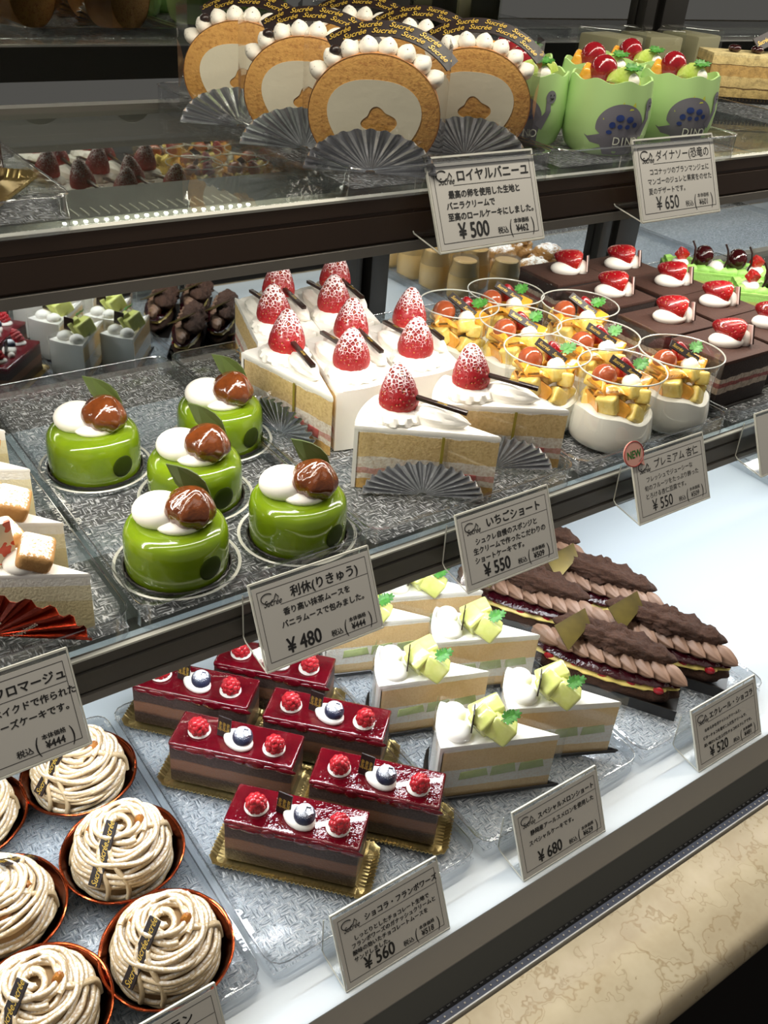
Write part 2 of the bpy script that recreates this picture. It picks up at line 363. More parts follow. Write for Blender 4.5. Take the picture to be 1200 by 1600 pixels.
# ------------------------------------------------------------------ objects, labels, copies
def obj(name, vf, mat, parent=None, smooth=True, sharp=38, loc=None, rot=None, label=None):
    me = bpy.data.meshes.new(name); me.from_pydata([tuple(v) for v in vf[0]], [], vf[1]); me.materials.append(M[mat] if isinstance(mat, str) else mat)
    if smooth:
        me.polygons.foreach_set('use_smooth', [True]*len(me.polygons)); me.set_sharp_from_angle(angle=R(sharp))
    me.update(); o = bpy.data.objects.new(name, me); C.objects.link(o)
    if parent: o.parent = parent
    if loc is not None: o.location = loc
    if rot is not None: o.rotation_euler = rot
    if label: o['label'] = label
    return o
def text(name, s, size, mat, parent, loc=(0, 0, 0), rot=(0, 0, 0), align='LEFT', shear=0, bold=0, sx=1, gap=1):
    cu = bpy.data.curves.new(name, 'FONT'); cu.body = s; cu.size = 1; cu.align_x = align; cu.shear = shear; cu['bold'] = bold/size; cu.resolution_u = 3
    cu.space_line = gap; cu.materials.append(M[mat]); o = bpy.data.objects.new(name, cu); C.objects.link(o)
    o.parent = parent; o.location = loc; o.rotation_euler = rot; o.scale = (sx*size, size, size); return o
def tag(o, label, cat, group=None):
    o['label'] = label; o['category'] = cat
    if group: o['group'] = group
    return o
def thing(name, label, cat, loc=(0, 0, 0), rz=0, group=None):
    o = bpy.data.objects.new(name, None); C.objects.link(o); o.empty_display_size = .01
    o.location = loc; o.rotation_euler = (0, 0, R(rz)); return tag(o, label, cat, group)
def struct(o, name=None):
    o['kind'] = 'structure'; return o
def dup(root, loc, rz, label=None, tilt=None):
    def cp(o, par):
        c = o.copy(); C.objects.link(c)
        if par: c.parent = par
        for ch in list(o.children): cp(ch, c)
        return c
    r = cp(root, None); r.location = loc; r.rotation_euler = (0, 0, R(rz))
    if label: r['label'] = label
    return r
def rows(build, spots, group):
    """build(label) makes the first; the rest are copies with a label of their own"""
    out = []
    for i, (x, y, z, rz, lab) in enumerate(spots):
        if i == 0:
            o = build(lab); o.location = (x, y, z); o.rotation_euler = (0, 0, R(rz)); first = o
        else: o = dup(first, (x, y, z), rz, lab)
        if group: o['group'] = group
        out.append(o)
    return out

# ------------------------------------------------------------------ the case itself
XW = X1-X0; XM = (X0+X1)/2
def pol(path, x0=X0, x1=X1):
    """a section in y, z drawn out along the case"""
    vs = [(x, y, z) for x in (x0, x1) for y, z in path]; n = len(path)
    fs = [(i, (i+1) % n, n+(i+1) % n, n+i) for i in range(n)]+[tuple(range(n))[::-1], tuple(range(n, 2*n))]
    return vs, fs
struct(obj('floor', box(1, 0, -.01, 9, 5, .02), 'floor'))
struct(obj('trim_1', pol([(.283, DECK-.001), (.272, H-.646), (.272, H-.70), (.9, H-.70), (.9, DECK-.012), (.30, DECK-.012)]), 'steel', smooth=False))
tag(obj('deck_panel', box(XM, .594, DECK-.0055, XW, .622, .011, .0015), 'deck'), 'glossy white deck panel forming the bottom level of the pastry case', 'shelf')
struct(obj('trim_2', pol([(.2718, H-.6455), (.2575, H-.6605), (.2575, H-.70), (.2718, H-.70)]), 'steel_dark', smooth=False))
gk = pol([(.2574, H-.6603), (.2548, H-.6625), (.2548, H-.69), (.2574, H-.69)])
struct(obj('trim_3', gk, 'rubber', smooth=False))
struct(obj('trim_4', pol([(.2547, H-.6627), (.2497, H-.6640), (.2497, H-.69), (.2547, H-.69)]), 'glass_edge', smooth=False))
struct(obj('trim_5', pol([(.2496, H-.6635), (.2487, H-.6637), (.2487, H-.69), (.2496, H-.69)]), 'white_line', smooth=False))
dots = J(*[box(.28+i*.0062, .2522, H-.6629, .0012, .0012, .0004) for i in range(90)])
struct(obj('trim_6', dots, 'steel', smooth=False))
struct(obj('trim_7', J(*[box(.28+i*.0062, .2562, H-.6606, .003, .0012, .001) for i in range(90)]), 'rubber', smooth=False))
cs = [(.2465, H-.666), (.2465, H-.70), (.178, H-.70)]+[(.178-.013*math.sin(R(a)), H-.683-.017*math.cos(R(a))) for a in range(0, 181, 15)]
tag(obj('marble_counter', pol(cs), 'marble', sharp=30), 'beige veined marble customer ledge running along the foot of the pastry case', 'counter')
struct(obj('wall_front', box(XM, .235, .37, XW, .02, .74), 'floor'))
struct(obj('wall_back', box(XM, 1.12, 1.0, XW+.4, .03, 2.0), 'floor'))
struct(obj('light_shield', box(XM, .415, H+.12, XW, .012, .20, .002), 'rail_brown'))  # unseen valance, added to keep the canopy light off the marble
struct(obj('ceiling', box(XM, .66, H+.225, XW, .52, .012), 'alu'))
# mirrored sliding doors at the back
for i, (a, b) in enumerate(((X0, .610), (.680, 1.046), (1.136, X1))):
    d = struct(obj('door_%d' % (i+1), box((a+b)/2, MIR+.004, H-.2, b-a, .008, .86), 'mirror', smooth=False))
for i, (a, b) in enumerate(((.611, .679), (1.047, 1.134))):
    st = J(box(a+.010, MIR-.006, H-.2, .020, .016, .86, .002), box(a+.027, MIR-.002, H-.2, .012, .012, .86, .001), box(a+.052, MIR-.008, H-.2, b-a-.042, .020, .86, .002))
    struct(obj('door_frame_%d' % (i+1), st, 'alu'))
struct(obj('trim_8', box(XM, MIR-.006, DECK+.01, XW, .018, .02, .002), 'alu'))
M['strip_grey'] = simple('grey_light_housing', '6a6c6c', .45, metal=.2)
# glass shelves with their metal front rails and LED strips
def shelf(name, label, yf, yb, z, hz, rail, lip, n_led, led0, pitch):
    t = thing(name, label, 'shelf', (0, 0, z))
    obj('glass_pane', box(XM, (yf+yb)/2+.003, -.004, XW, yb-yf-.006, .008, .0008, 1), 'glass', t)
    yy = yf
    sec = [(yy, -.0015), (yy+.002, -.0005), (yy+.005, -.0005), (yy+.005, -.0090), (yy+.022, -hz+.004), (yy+.022, -hz), (yy+.002, -hz), (yy, -hz+.002), (yy, -hz*.42), (yy+.0015, -hz*.40), (yy+.0015, -hz*.34), (yy, -hz*.32)]
    obj('front_rail', pol(sec), rail, t, smooth=False)
    obj('rail_lip', pol([(yy-.001, -hz-.0002), (yy+.028, -hz-.0002), (yy+.028, -hz-.003), (yy+.006, -hz-.0065), (yy-.001, -hz-.0065)]), lip, t, smooth=False)
    obj('rail_top_edge', pol([(yy-.0004, .0), (yy+.0015, .0012), (yy+.0015, .0), (yy-.0002, -.0016)]), 'acrylic_edge', t, smooth=False)
    obj('back_bar', pol([(yb+.0005, .004), (yb+.014, .004), (yb+.014, -.028), (yb+.0005, -.028)]), 'rail_grey', t, smooth=False)
    s = obj('led_strip', pol([(yy+.032, -.0095), (yy+.105, -.0095), (yy+.105, -.013), (yy+.060, -.02), (yy+.032, -.02)]), 'strip_grey', t, smooth=False)
    if n_led: obj('strip_lens', pol([(yy+.034, -.0094), (yy+.046, -.0094), (yy+.046, -.0092), (yy+.034, -.0092)]), 'acrylic_edge', s, smooth=False)
    for i in range(n_led):
        obj('mirrored_led_tick', box(led0+i*pitch, yy+.058, -.0091, .0008, .014, .0008), 'acrylic_edge', s, smooth=False)  # pale ticks standing in for the mirrored row of diodes
        obj('led_diode', box(led0+i*pitch, yy+.040, -.0090, .0017, .0017, .0010), 'led', s, smooth=False)
    return t
shelf('glass_shelf', 'upper glass shelf with dark brown front rail holding roll cakes and dinosaur cups', .486, .765, TOP-.008, .031, 'rail_brown', 'rail_lip', 20, .1705, .0060)
shelf('glass_shelf', 'middle glass shelf with grey front rail holding green domes and strawberry cakes', .428, .765, MID-.008, .028, 'rail_grey', 'rail_lip', 0, 0, 1)

# ------------------------------------------------------------------ clear textured trays
def tray(label, x0, x1, y0, y1, z, lip=.011):
    cx, cy = (x0+x1)/2, (y0+y1)/2; w, d = x1-x0-.003, y1-y0
    t = thing('serving_tray', label, 'tray', (cx, cy, z-.008))
    b = obj('textured_base', box(0, 0, .004, w-.004, d-.004, .0075), 'tray', t, smooth=False); b.data.materials.append(M['tray_under'])
    for p in b.data.polygons: p.material_index = 0 if p.normal.z > .5 else 1
    e = .0035; k = lip+.008
    poly = lambda w, d, r: [(sx*(w/2-r)+r*math.cos(R(a)), sy*(d/2-r)+r*math.sin(R(a))) for sx, sy, a0 in ((1, 1, 0), (-1, 1, 90), (-1, -1, 180), (1, -1, 270)) for a in range(a0, a0+91, 30)]
    o, i = poly(w, d, .012), poly(w-2*e, d-2*e, .009); n = len(o)
    vs = [(x, y, .0005) for x, y in o]+[(x, y, k) for x, y in o]+[(x, y, k) for x, y in i]+[(x, y, .008) for x, y in i]; fs = []
    for q in range(3):
        for j in range(n): fs.append((q*n+j, q*n+(j+1) % n, (q+1)*n+(j+1) % n, (q+1)*n+j))
    obj('raised_lip', (vs, fs), 'tray_lip', t)
    obj('lip_edge', tube([(x, y, k) for x, y in o], .00055, 6, closed=True), 'tray_edge', t)
    return t
TR = {'roll': tray('clear textured tray under the vanilla roll cake slices', .327, .497, .478, .764, TOP),
 'dino': tray('clear textured tray under the green dinosaur cups', .500, .70, .478, .764, TOP),
 'opera': tray('clear tray under the layered coffee cake on the upper shelf', .83, 1.10, .478, .764, TOP),
 'bean': tray('clear tray corner under the dark cake on a gold board, upper shelf', -.02, .163, .478, .764, TOP),
 'from': tray('clear tray under the white cheese wedges in red foil', -.012, .157, .43, .764, MID),
 'mousse': tray('clear textured tray under the five green tea domes', .160, .326, .43, .764, MID),
 'short': tray('clear textured tray under the strawberry sponge wedges', .328, .528, .43, .764, MID),
 'fruit': tray('clear textured tray under the fruit pudding cups', .530, .722, .43, .764, MID),
 'chocs': tray('clear tray under the chocolate strawberry blocks and pistachio bars', .725, 1.12, .43, .764, MID),
 'mont': tray('clear textured tray under the chestnut cream domes in copper cups', .012, .185, .318, .60, BOT),
 'framb': tray('clear textured tray under the raspberry chocolate slices', .188, .372, .318, .60, BOT),
 'melon': tray('clear textured tray under the melon wedges', .375, .555, .318, .60, BOT),
 'ecl': tray('clear textured tray under the chocolate eclairs', .557, .735, .318, .66, BOT),
 'pud': tray('clear textured tray under the custard jars beyond the empty white deck', 1.094, 1.262, .30, .668, BOT),
 'puff': tray('clear textured tray under the sugared cream puffs', 1.265, 1.45, .26, .62, BOT),
 'e1': tray('empty clear textured tray beside the cream puffs, its twin farther along', 1.47, 1.82, .26, .66, BOT),
 'e2': tray('empty clear textured tray at the far end of the white deck', 1.83, 2.3, .26, .66, BOT)}

# ------------------------------------------------------------------ shared toppings
def strawberry_vf(r=.0145, h=.033, n=22):
    prof = [(0, 0), (.5, .01), (.84, .06), (.98, .17), (1, .26), (.93, .42), (.78, .60), (.57, .78), (.35, .92), (.16, .985), (0, 1)]
    return lathe([(a*r, b*h) for a, b in prof], n)
def rosette(r, h, ridges=9, tw=60, n=54, peak=True):
    prof = [(.85, 0), (1, .12), (1, .3), (.9, .5), (.68, .72), (.36, .9), (.1, 1), (0, 1.02)] if peak else [(.9, 0), (1, .15), (1, .4), (.9, .7), (.6, .92), (0, .98)]
    return lathe([(0, 0)]+[(a*r, b*h) for a, b in prof], n, lambda q, z, t: (q*(1+.12*abs(math.sin(.5*ridges*(t+tw*z)))-.04), z))
def shell(L, r, ridges=7, tw=5):
    k = 26; path = [(L*(i/k-.5), 0, r*.55) for i in range(k+1)]
    rad = [max(.0004, r*(math.sin(math.pi*min(1, (i/k)*.9+.12))**.6)*(1-.35*i/k)) for i in range(k+1)]
    return tube(path, rad, 28, True, lambda a, u: .92+.24*abs(math.sin(.5*(ridges*a+tw*u))))
def dollop(r, h, n=24):
    return lathe([(0, 0), (r*.9, 0), (r, h*.2), (r*.97, h*.45), (r*.8, h*.7), (r*.5, h*.9), (r*.18, h*1.02), (0, h*1.06)], n)
def leaf_vf(s=.012):
    """a chervil sprig: lobed leaflets along a stalk"""
    ps = [tube([(0, 0, 0), (s*.5, 0, s*.12), (s, 0, s*.1)], s*.03, 5)]
    for x, y, a, q in ((.35, .0, 60, .5), (.35, 0, -60, .5), (.65, 0, 50, .48), (.65, 0, -50, .48), (.85, 0, 0, .55)):
        pts = []
        for i in range(19):
            u = i/18; ang = -math.pi*.62+u*math.pi*1.24; rr = q*s*(.62+.38*abs(math.cos(u*math.pi*4.5)))
            pts.append((rr*math.cos(ang)*.9, rr*math.sin(ang)*.62))
        n = len(pts); vs = [Vector((-.02*s, 0, 0))]+[Vector((p[0]+.1*s, p[1], -.5*abs(p[1])**1.2)) for p in pts]
        fs = [(0, i, i+1) for i in range(1, n)]
        o = len(vs); vs = vs+[v-Vector((0, 0, .0004)) for v in vs]; fs = fs+[(o, o+i+1, o+i) for i in range(1, n)]
        ps.append(T((vs, fs), (x*s, 0, s*.12), (0, R(-12), R(a))))
    return J(*ps)
def raspberry_vf(r=.009, h=.013):
    ps = []
    for k, (zz, rr, n) in enumerate(((.1, .72, 9), (.35, .8, 9), (.6, .68, 8), (.82, .42, 5), (.96, .0, 1))):
        for i in range(n):
            a = 2*math.pi*(i+.5*(k % 2))/n; ps.append(T(blob(.0031, .0031, .0031, 8, 6), (rr*r*math.cos(a), rr*r*math.sin(a), zz*h)))
    return J(*ps)
def wedge(L, half, inset=0, n=12, grow=0):
    p = [(L/2-inset*2, 0)]
    for i in range(n+1):
        a = math.pi-R(half)+2*R(half)*i/n; q = L+grow
        p.append((L/2+q*math.cos(a), q*math.sin(a)))
    return p[::1]
def arc_wall(L, half, r0, r1, z0, z1, n=14):
    o = [(L/2+r1*math.cos(a), r1*math.sin(a)) for a in [math.pi-R(half)+2*R(half)*i/n for i in range(n+1)]]
    i_ = [(L/2+r0*math.cos(a), r0*math.sin(a)) for a in [math.pi+R(half)-2*R(half)*i/n for i in range(n+1)]]
    return prism(o+i_, z0, z1)
def fan(r, mat, parent, loc, rot, pleats=17, span=176, lean=.22, jag=True):
    n = pleats*4; rows_ = 5
    def f(u, v):
        a = R(90-span/2)+R(span)*u; q = r*(.08+.92*v)
        z = .0024*v*(1 if int(u*n+.5) % 4 < 2 else -1)
        return (q*math.cos(a), -lean*q+z, q*math.sin(a))
    return obj('foil_fan', sheet(f, n, rows_, .00015), mat, parent, loc=loc, rot=rot, smooth=False)
def script(s, size, parent, loc, rot=(0, 0, 0), mat='gold_ink', align='CENTER', name='printed_script'):
    return text(name, s, size, mat, parent, loc, rot, align, shear=.45, bold=size*.012, sx=.8)

# ------------------------------------------------------------------ MIDDLE SHELF
def chestnut_vf():
    n, m = 36, 22; prof = []
    for j in range(m+1):
        u = j/m; prof.append((.0143*math.sin(math.pi*u**.95)**.58*(1-.10*u) if 0 < j < m else 0, .031*u))
    def md(r, z, t):
        k = 1+.045*math.sin(7*t+60*z)+.03*math.sin(13*t-140*z)+.05*mnoise.noise(Vector((r*math.cos(t), r*math.sin(t), z))*160)
        return (r*k, z)
    return lathe(prof, n, md)
def mousse(label):
    t = thing('green_tea_mousse', label, 'cake')
    hold = lathe([(0, .0006), (.030, .0006), (.0315, .001), (.0355, .004), (.0375, .0042), (.0405, .0042), (.0412, .0034), (.0405, .0022), (.036, .0012), (.032, 0), (0, 0)], 72, lambda r, z, a: (r*(1+.006*math.cos(36*a)*(1 if .033 < r < .0385 else 0)), z))
    obj('clear_holder', hold, 'acrylic', t)
    obj('holder_ring', lathe([(.0392, .0042), (.0405, .0049), (.0414, .0042), (.0405, .0036), (.0392, .0042)], 72), 'acrylic_edge', t)
    obj('dark_liner', lathe([(0, .0012), (.0345, .0012), (.0352, .0046), (.0343, .0048), (.033, .002), (0, .0018)], 72, lambda r, z, a: (r*(1+.012*math.cos(40*a)*(r > .034)), z)), 'board', t)
    obj('glazed_body', lathe([(0, .0022), (.031, .0022), (.0325, .0034), (.0333, .008), (.0334, .026), (.0326, .0312), (.0305, .0346), (.027, .0364), (.02, .0372), (0, .0375)], 64), 'mousse', t)
    q = R(-76); obj('dark_reflection_patch', T(blob(.0085, .0012, .0085, 18, 10), (.0331*math.cos(q), .0331*math.sin(q), .0165), (0, 0, q+math.pi/2)), 'green_dark', t)  # dark reflection on the glaze, put in as a dark green disc
    E_, N_ = Vector((.81, -.58, 0)), Vector((.58, .81, 0))
    q = -.0095*E_+.000*N_
    obj('cream_dollop', T(blob(.0175, .0160, .0115, 28, 16, flat=-.0060), (q.x, q.y, .0428), (0, 0, R(-36))), 'cream', t)
    q = .004*E_-.004*N_
    obj('cream_foot', T(blob(.0168, .0150, .0062, 24, 12), (q.x, q.y, .0392)), 'cream', t)
    q = .0065*E_-.0055*N_
    cv = chestnut_vf(); obj('chestnut', T(cv, (q.x, q.y, .0350), (R(8), R(18), R(20)), (1.22, 1.15, .94)), 'chestnut', t, sharp=80)
    pts = [(-.0063, .0715), (.001, .0714), (.0075, .0700), (.0135, .0665), (.0182, .0610), (.0210, .0530), (.0228, .0440), (.0236, .0360), (.0196, .0365), (.0172, .0425), (.0120, .0470), (.0065, .0520), (-.0005, .0590)]
    lv = [prism([(p[0], p[1]) for p in pts], -.0006, .0006)][0]
    vs = []
    for v in lv[0]:
        d = .006+v.z+.10*(v.x-.008)**2/.01+.12*(v.y-.037)*.5
        vs.append(E_*v.x+N_*d+Vector((0, 0, v.y)))
    obj('chocolate_leaf', (vs, lv[1]), 'green_choc', t, smooth=False)
    return t
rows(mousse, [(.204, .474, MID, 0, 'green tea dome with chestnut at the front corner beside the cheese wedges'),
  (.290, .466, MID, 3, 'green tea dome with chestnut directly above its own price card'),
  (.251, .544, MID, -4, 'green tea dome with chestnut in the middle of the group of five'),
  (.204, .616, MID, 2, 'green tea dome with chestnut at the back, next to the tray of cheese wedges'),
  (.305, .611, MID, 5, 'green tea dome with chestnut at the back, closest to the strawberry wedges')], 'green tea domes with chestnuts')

def shortcake(label, foil=True):
    L, hf = .104, 15.5; t = thing('strawberry_shortcake', label, 'cake')
    obj('layered_sponge', prism(wedge(L, hf), .001, .0485), 'sponge', t, smooth=False)
    obj('cream_coat', J(prism(wedge(L, hf, -.0004, grow=.003), .0478, .0535, .0016), arc_wall(L, hf, L-.001, L+.003, .001, .050)), 'coat', t)
    obj('cream_rosette', T(rosette(.0205, .011, 12, 70, n=96, peak=False), (-.028, 0, .0525)), 'cream', t)
    obj('cream_shell', T(shell(.042, .0100), (.008, .0005, .0525)), 'cream', t)
    obj('strawberry', strawberry_vf(.0152, .037), 'strawberry', t, loc=(-.026, 0, .0575), rot=(R(-6), R(-7), 0))
    st = obj('chocolate_stick', box(0, 0, 0, .040, .0042, .0028, .0004), 'choc', t, loc=(.006, -.002, .0700), rot=(0, R(5), R(-4)))
    script('Sucrée', .0036, st, (0, -.001, .00145))
    for q, (u, w, zz) in enumerate(((-.18, .022, .019), (.16, .026, .0165), (.62, .012, .0155))):
        a = R(180+hf); px, py = L/2+L*(.5-u*.5)*math.cos(a), L*(.5-u*.5)*math.sin(a)
        obj('strawberry_slice', box(0, 0, 0, w, .0012, .0075, .0005), 'straw_inner', t, loc=(px, py-.0001, zz), rot=(0, R(3*(q-1)), R(hf)))
    # cake film along the cut side with its strip of tape
    a = R(180+hf); nx, ny = math.sin(R(hf)), -math.cos(R(hf))
    e0 = Vector((L/2+.004*math.cos(R(hf)), .004*math.sin(R(hf)), 0)); e1 = Vector((L/2+L*math.cos(a), L*math.sin(a), 0)); off = Vector((nx, ny, 0))*.0016
    obj('clear_film', sheet(lambda u, v: tuple(e0.lerp(e1, u*.97)+off+Vector((0, 0, .001+.052*v))), 6, 2, .00015), 'film', t, smooth=False)
    m = e0.lerp(e1, .42)+off*1.25
    obj('film_tape', box(0, 0, 0, .0022, .0003, .042), 'tape', t, loc=(m.x, m.y, .029), rot=(0, 0, R(hf)), smooth=False)
    m = e0.lerp(e1, .52)+off*2.2
    f = fan(.046, 'silver', t, (m.x, m.y-.001, .0012), (0, 0, R(hf)), lean=.10); f.scale = (1, 1, .66)
    return t
M['tape'] = simple('olive_tape', '8a7d2c', .4)
def A(sx, sy, rz, lab): return (sx+.027*math.cos(R(rz)), sy+.027*math.sin(R(rz)), MID, rz, lab)
def B(sx, sy, rz, lab): return A(sx, sy, rz+180, lab)
rows(shortcake, [A(.396, .501, -52, 'strawberry sponge wedge nearest the corner of its price card, in front of all others'),
  A(.470, .506, -48, 'strawberry sponge wedge in the front pair, on the fruit cup side'),
  A(.374, .628, -93, 'strawberry sponge wedge beside the green domes, cut side and silver foil facing them'),
  A(.437, .628, -91, 'strawberry sponge wedge in the middle row with its berry behind a paired wedge'),
  B(.406, .578, -91, 'strawberry sponge wedge directly behind the front one, white rim turned to the glass'),
  A(.499, .628, -90, 'strawberry sponge wedge in the middle row right against the fruit cups, berry farther back'),
  B(.468, .575, -91, 'strawberry sponge wedge behind the front pair, beside the fruit cups, white rim forward'),
  A(.429, .737, -90, 'strawberry sponge wedge at the very back, on the mousse dome side'),
  B(.398, .688, -92, 'strawberry sponge wedge second from the back on the mousse dome side'),
  A(.491, .737, -90, 'strawberry sponge wedge at the very back beside the door frame'),
  B(.460, .688, -91, 'strawberry sponge wedge second from the back beside the door frame')], 'strawberry sponge wedges')

def orient(x, nrm):
    x = Vector(x).normalized(); nrm = Vector(nrm); nrm = (nrm-x*nrm.dot(x)).normalized(); y = nrm.cross(x)
    return Matrix((x, y, nrm)).transposed().to_euler()
def plaque(parent, L, W, loc, rot, lines=('Sucree', 'Sucree'), size=.0052, th=.0014):
    p = obj('chocolate_plaque', box(0, 0, 0, L, W, th, .0002, 1), 'choc_band', parent, loc=loc, rot=rot, smooth=False)
    k = len(lines)
    for i, s in enumerate(lines):
        script(s.replace('Sucree', 'Sucrée'), size, p, (L*((i+.5)/k-.5), -size*.33, th/2+.00012))
    return p
def fruitcup(label):
    t = thing('fruit_pudding_cup', label, 'dessert cup')
    prof = [(0, .0012), (.031, .0012), (.0345, .004), (.0362, .010), (.0355, .018), (.0335, .030), (.0325, .040), (.0335, .052), (.0355, .062), (.0368, .0665)]
    obj('clear_cup', lathe(prof, 64), 'cup', t)
    obj('cup_rim', T(tube([(.0369*math.cos(R(a)), .0369*math.sin(R(a)), .0668) for a in range(0, 360, 6)], .0007, 8, closed=True)), 'rimplastic', t)
    obj('almond_pudding', lathe([(0, .0018), (.0305, .0018), (.0338, .0045), (.0355, .010), (.0348, .018), (.0334, .0265), (.0326, .0305), (.030, .0320), (0, .0320)], 48, lambda r, z, a: (r, z+(.0030*math.sin(2*a+1)+.0014*math.sin(5*a) if z > .026 else 0))), 'panna', t)
    rr = random.Random(3)
    for k, (a, r, z, tilt) in enumerate(((205, .019, .047, 60), (165, .020, .048, 50), (20, .020, .049, 55))):
        o = []
        for i in range(13):
            u = -1.25+2.5*i/12; o.append((.014*math.sin(u), .0135*math.cos(u)))
        v = J(T(prism(o, -.0065, .0065, .003, 3), (0, -.004, 0)))
        obj('orange_segment', v, 'orange', t, loc=(r*math.cos(R(a)), r*math.sin(R(a)), z), rot=(R(tilt), R(20*(k % 3-1)), R(a+90)))
    r1 = random.Random(11)
    for k in range(11):
        a = 360*k/11+r1.uniform(-9, 9); m_ = 'orange' if k % 5 in (0, 2) else 'pine'; q = r1.uniform(.85, 1.25)
        if m_ == 'orange':
            o = [(.0125*q*math.sin(-1.3+2.6*i/12), .0105*q*math.cos(-1.3+2.6*i/12)-.004) for i in range(13)]
            v = prism(o, -.0065, .0065, .003, 3)
        else: v = box(0, 0, 0, .0145*q, .011, .0125*q, .0028, 3)
        obj('orange_segment' if m_ == 'orange' else 'pineapple_chunk', v, m_, t, loc=(.0225*math.cos(R(a)), .0225*math.sin(R(a)), r1.uniform(.033, .043)), rot=(R(r1.uniform(-35, 35)), R(r1.uniform(-40, 40)), R(a+90+r1.uniform(-20, 20))))
    for k, (a, r, z) in enumerate(((275, .0135, .050), (300, .020, .046), (120, .019, .049), (95, .021, .047), (230, .010, .046))):
        obj('pineapple_chunk', box(0, 0, 0, .0165, .0135, .012, .003, 3), 'pine', t, loc=(r*math.cos(R(a)), r*math.sin(R(a)), z), rot=(R(25*(k % 3-1)), R(18*(k % 2)), R(50*k)))
    obj('orange_cube', box(0, 0, 0, .016, .015, .013, .0025, 3), 'orange', t, loc=(.021, -.006, .050), rot=(R(15), R(-20), R(20)))
    obj('red_grape', blob(.0108, .0105, .0105, 24, 14), 'grape', t, loc=(-.0105, .008, .057))
    obj('cream_dollop', dollop(.008, .010), 'cream', t, loc=(.0055, -.008, .052))
    obj('strawberry_half', strawberry_vf(.0085, .019, 16), 'strawberry_glazed', t, loc=(.018, .0085, .051), rot=(R(-15), R(-14), R(30)))
    plaque(t, .030, .0075, (.003, -.001, .0655), (R(38), R(26), R(-52)), ('Sucree', 'Sucree'), .0050)
    obj('chervil_sprig', leaf_vf(.013), 'chervil', t, loc=(.012, -.003, .0635), rot=(R(20), R(-10), R(10)))
    return t
M['rimplastic'] = simple('cup_rim_plastic', 'b9bab2', .15)
rows(fruitcup, [(.600, .466, MID, 0, 'fruit pudding cup at the front, beside the front strawberry wedge and NEW badge'),
  (.675, .466, MID, 8, 'fruit pudding cup at the front next to the chocolate blocks'),
  (.566, .520, MID, -6, 'fruit pudding cup second from the front, closest to the strawberry wedges'),
  (.635, .527, MID, 4, 'fruit pudding cup in the centre of the tray, behind the two front cups'),
  (.591, .582, MID, 10, 'fruit pudding cup third back in the row by the strawberry wedges'),
  (.675, .590, MID, -8, 'fruit pudding cup third back, touching the chocolate blocks'),
  (.629, .645, MID, 6, 'fruit pudding cup farthest back, below the custard jars seen in the mirror'),
  (.565, .638, MID, -12, 'fruit pudding cup farthest back at the door frame, behind a sugared strawberry')], 'fruit pudding cups')

def chocblock(label):
    t = thing('chocolate_strawberry_cake', label, 'cake'); w, d, h = .076, .062, .047
    obj('board', box(0, 0, .001, w+.004, d+.004, .002, .0005), 'board', t)
    obj('layered_sponge', box(0, 0, h/2+.001, w, d, h-.002, .0015), 'choclayers', t)
    obj('cocoa_top', box(0, 0, h+.0005, w+.0006, d+.0006, .004, .0014), 'cocoa', t)
    obj('cream_dollop', T(blob(.0165, .0115, .0075, 24, 12, flat=-.004), (-.002, -.002, h+.006), (0, 0, R(-35))), 'cream', t)
    obj('cream_tip', dollop(.008, .013), 'cream', t, loc=(.016, -.008, h+.002))
    obj('strawberry_half', strawberry_vf(.0125, .031, 20), 'strawberry_glazed', t, loc=(.012, -.010, h+.0125), rot=(R(-14), R(-78), R(-36)))
    p = obj('chocolate_plate', box(0, 0, 0, .019, .0012, .018, .0003), 'choc', t, loc=(.021, -.012, h+.012), rot=(R(-8), R(18), R(45)))
    obj('white_layer', box(0, 0, 0, .0185, .0012, .0175, .0003), 'pinkwhite', p, loc=(0, .0012, 0))
    obj('clear_film', box(-w/2-.0012, 0, .026, .0002, d, .05), 'film', t, smooth=False)
    return t
M['pinkwhite'] = simple('pale_pink_chocolate', 'd9c0b8', .45)
rows(chocblock, [(.768, .487, MID, 0, 'chocolate strawberry block at the front corner beside the fruit cups'),
  (.850, .499, MID, 2, 'chocolate strawberry block at the front, cut by the picture edge'),
  (.765, .553, MID, -1, 'chocolate strawberry block second from the front beside the fruit cups'),
  (.848, .563, MID, 1, 'chocolate strawberry block second from the front beside the pistachio bars'),
  (.764, .631, MID, 0, 'chocolate strawberry block third from the front beside the fruit cups'),
  (.852, .627, MID, 3, 'chocolate strawberry block third from the front beside the pistachio bars'),
  (.770, .703, MID, -2, 'chocolate strawberry block at the back corner next to the door frame'),
  (.842, .692, MID, 1, 'chocolate strawberry block at the back nearest the upright post')], 'chocolate strawberry blocks')

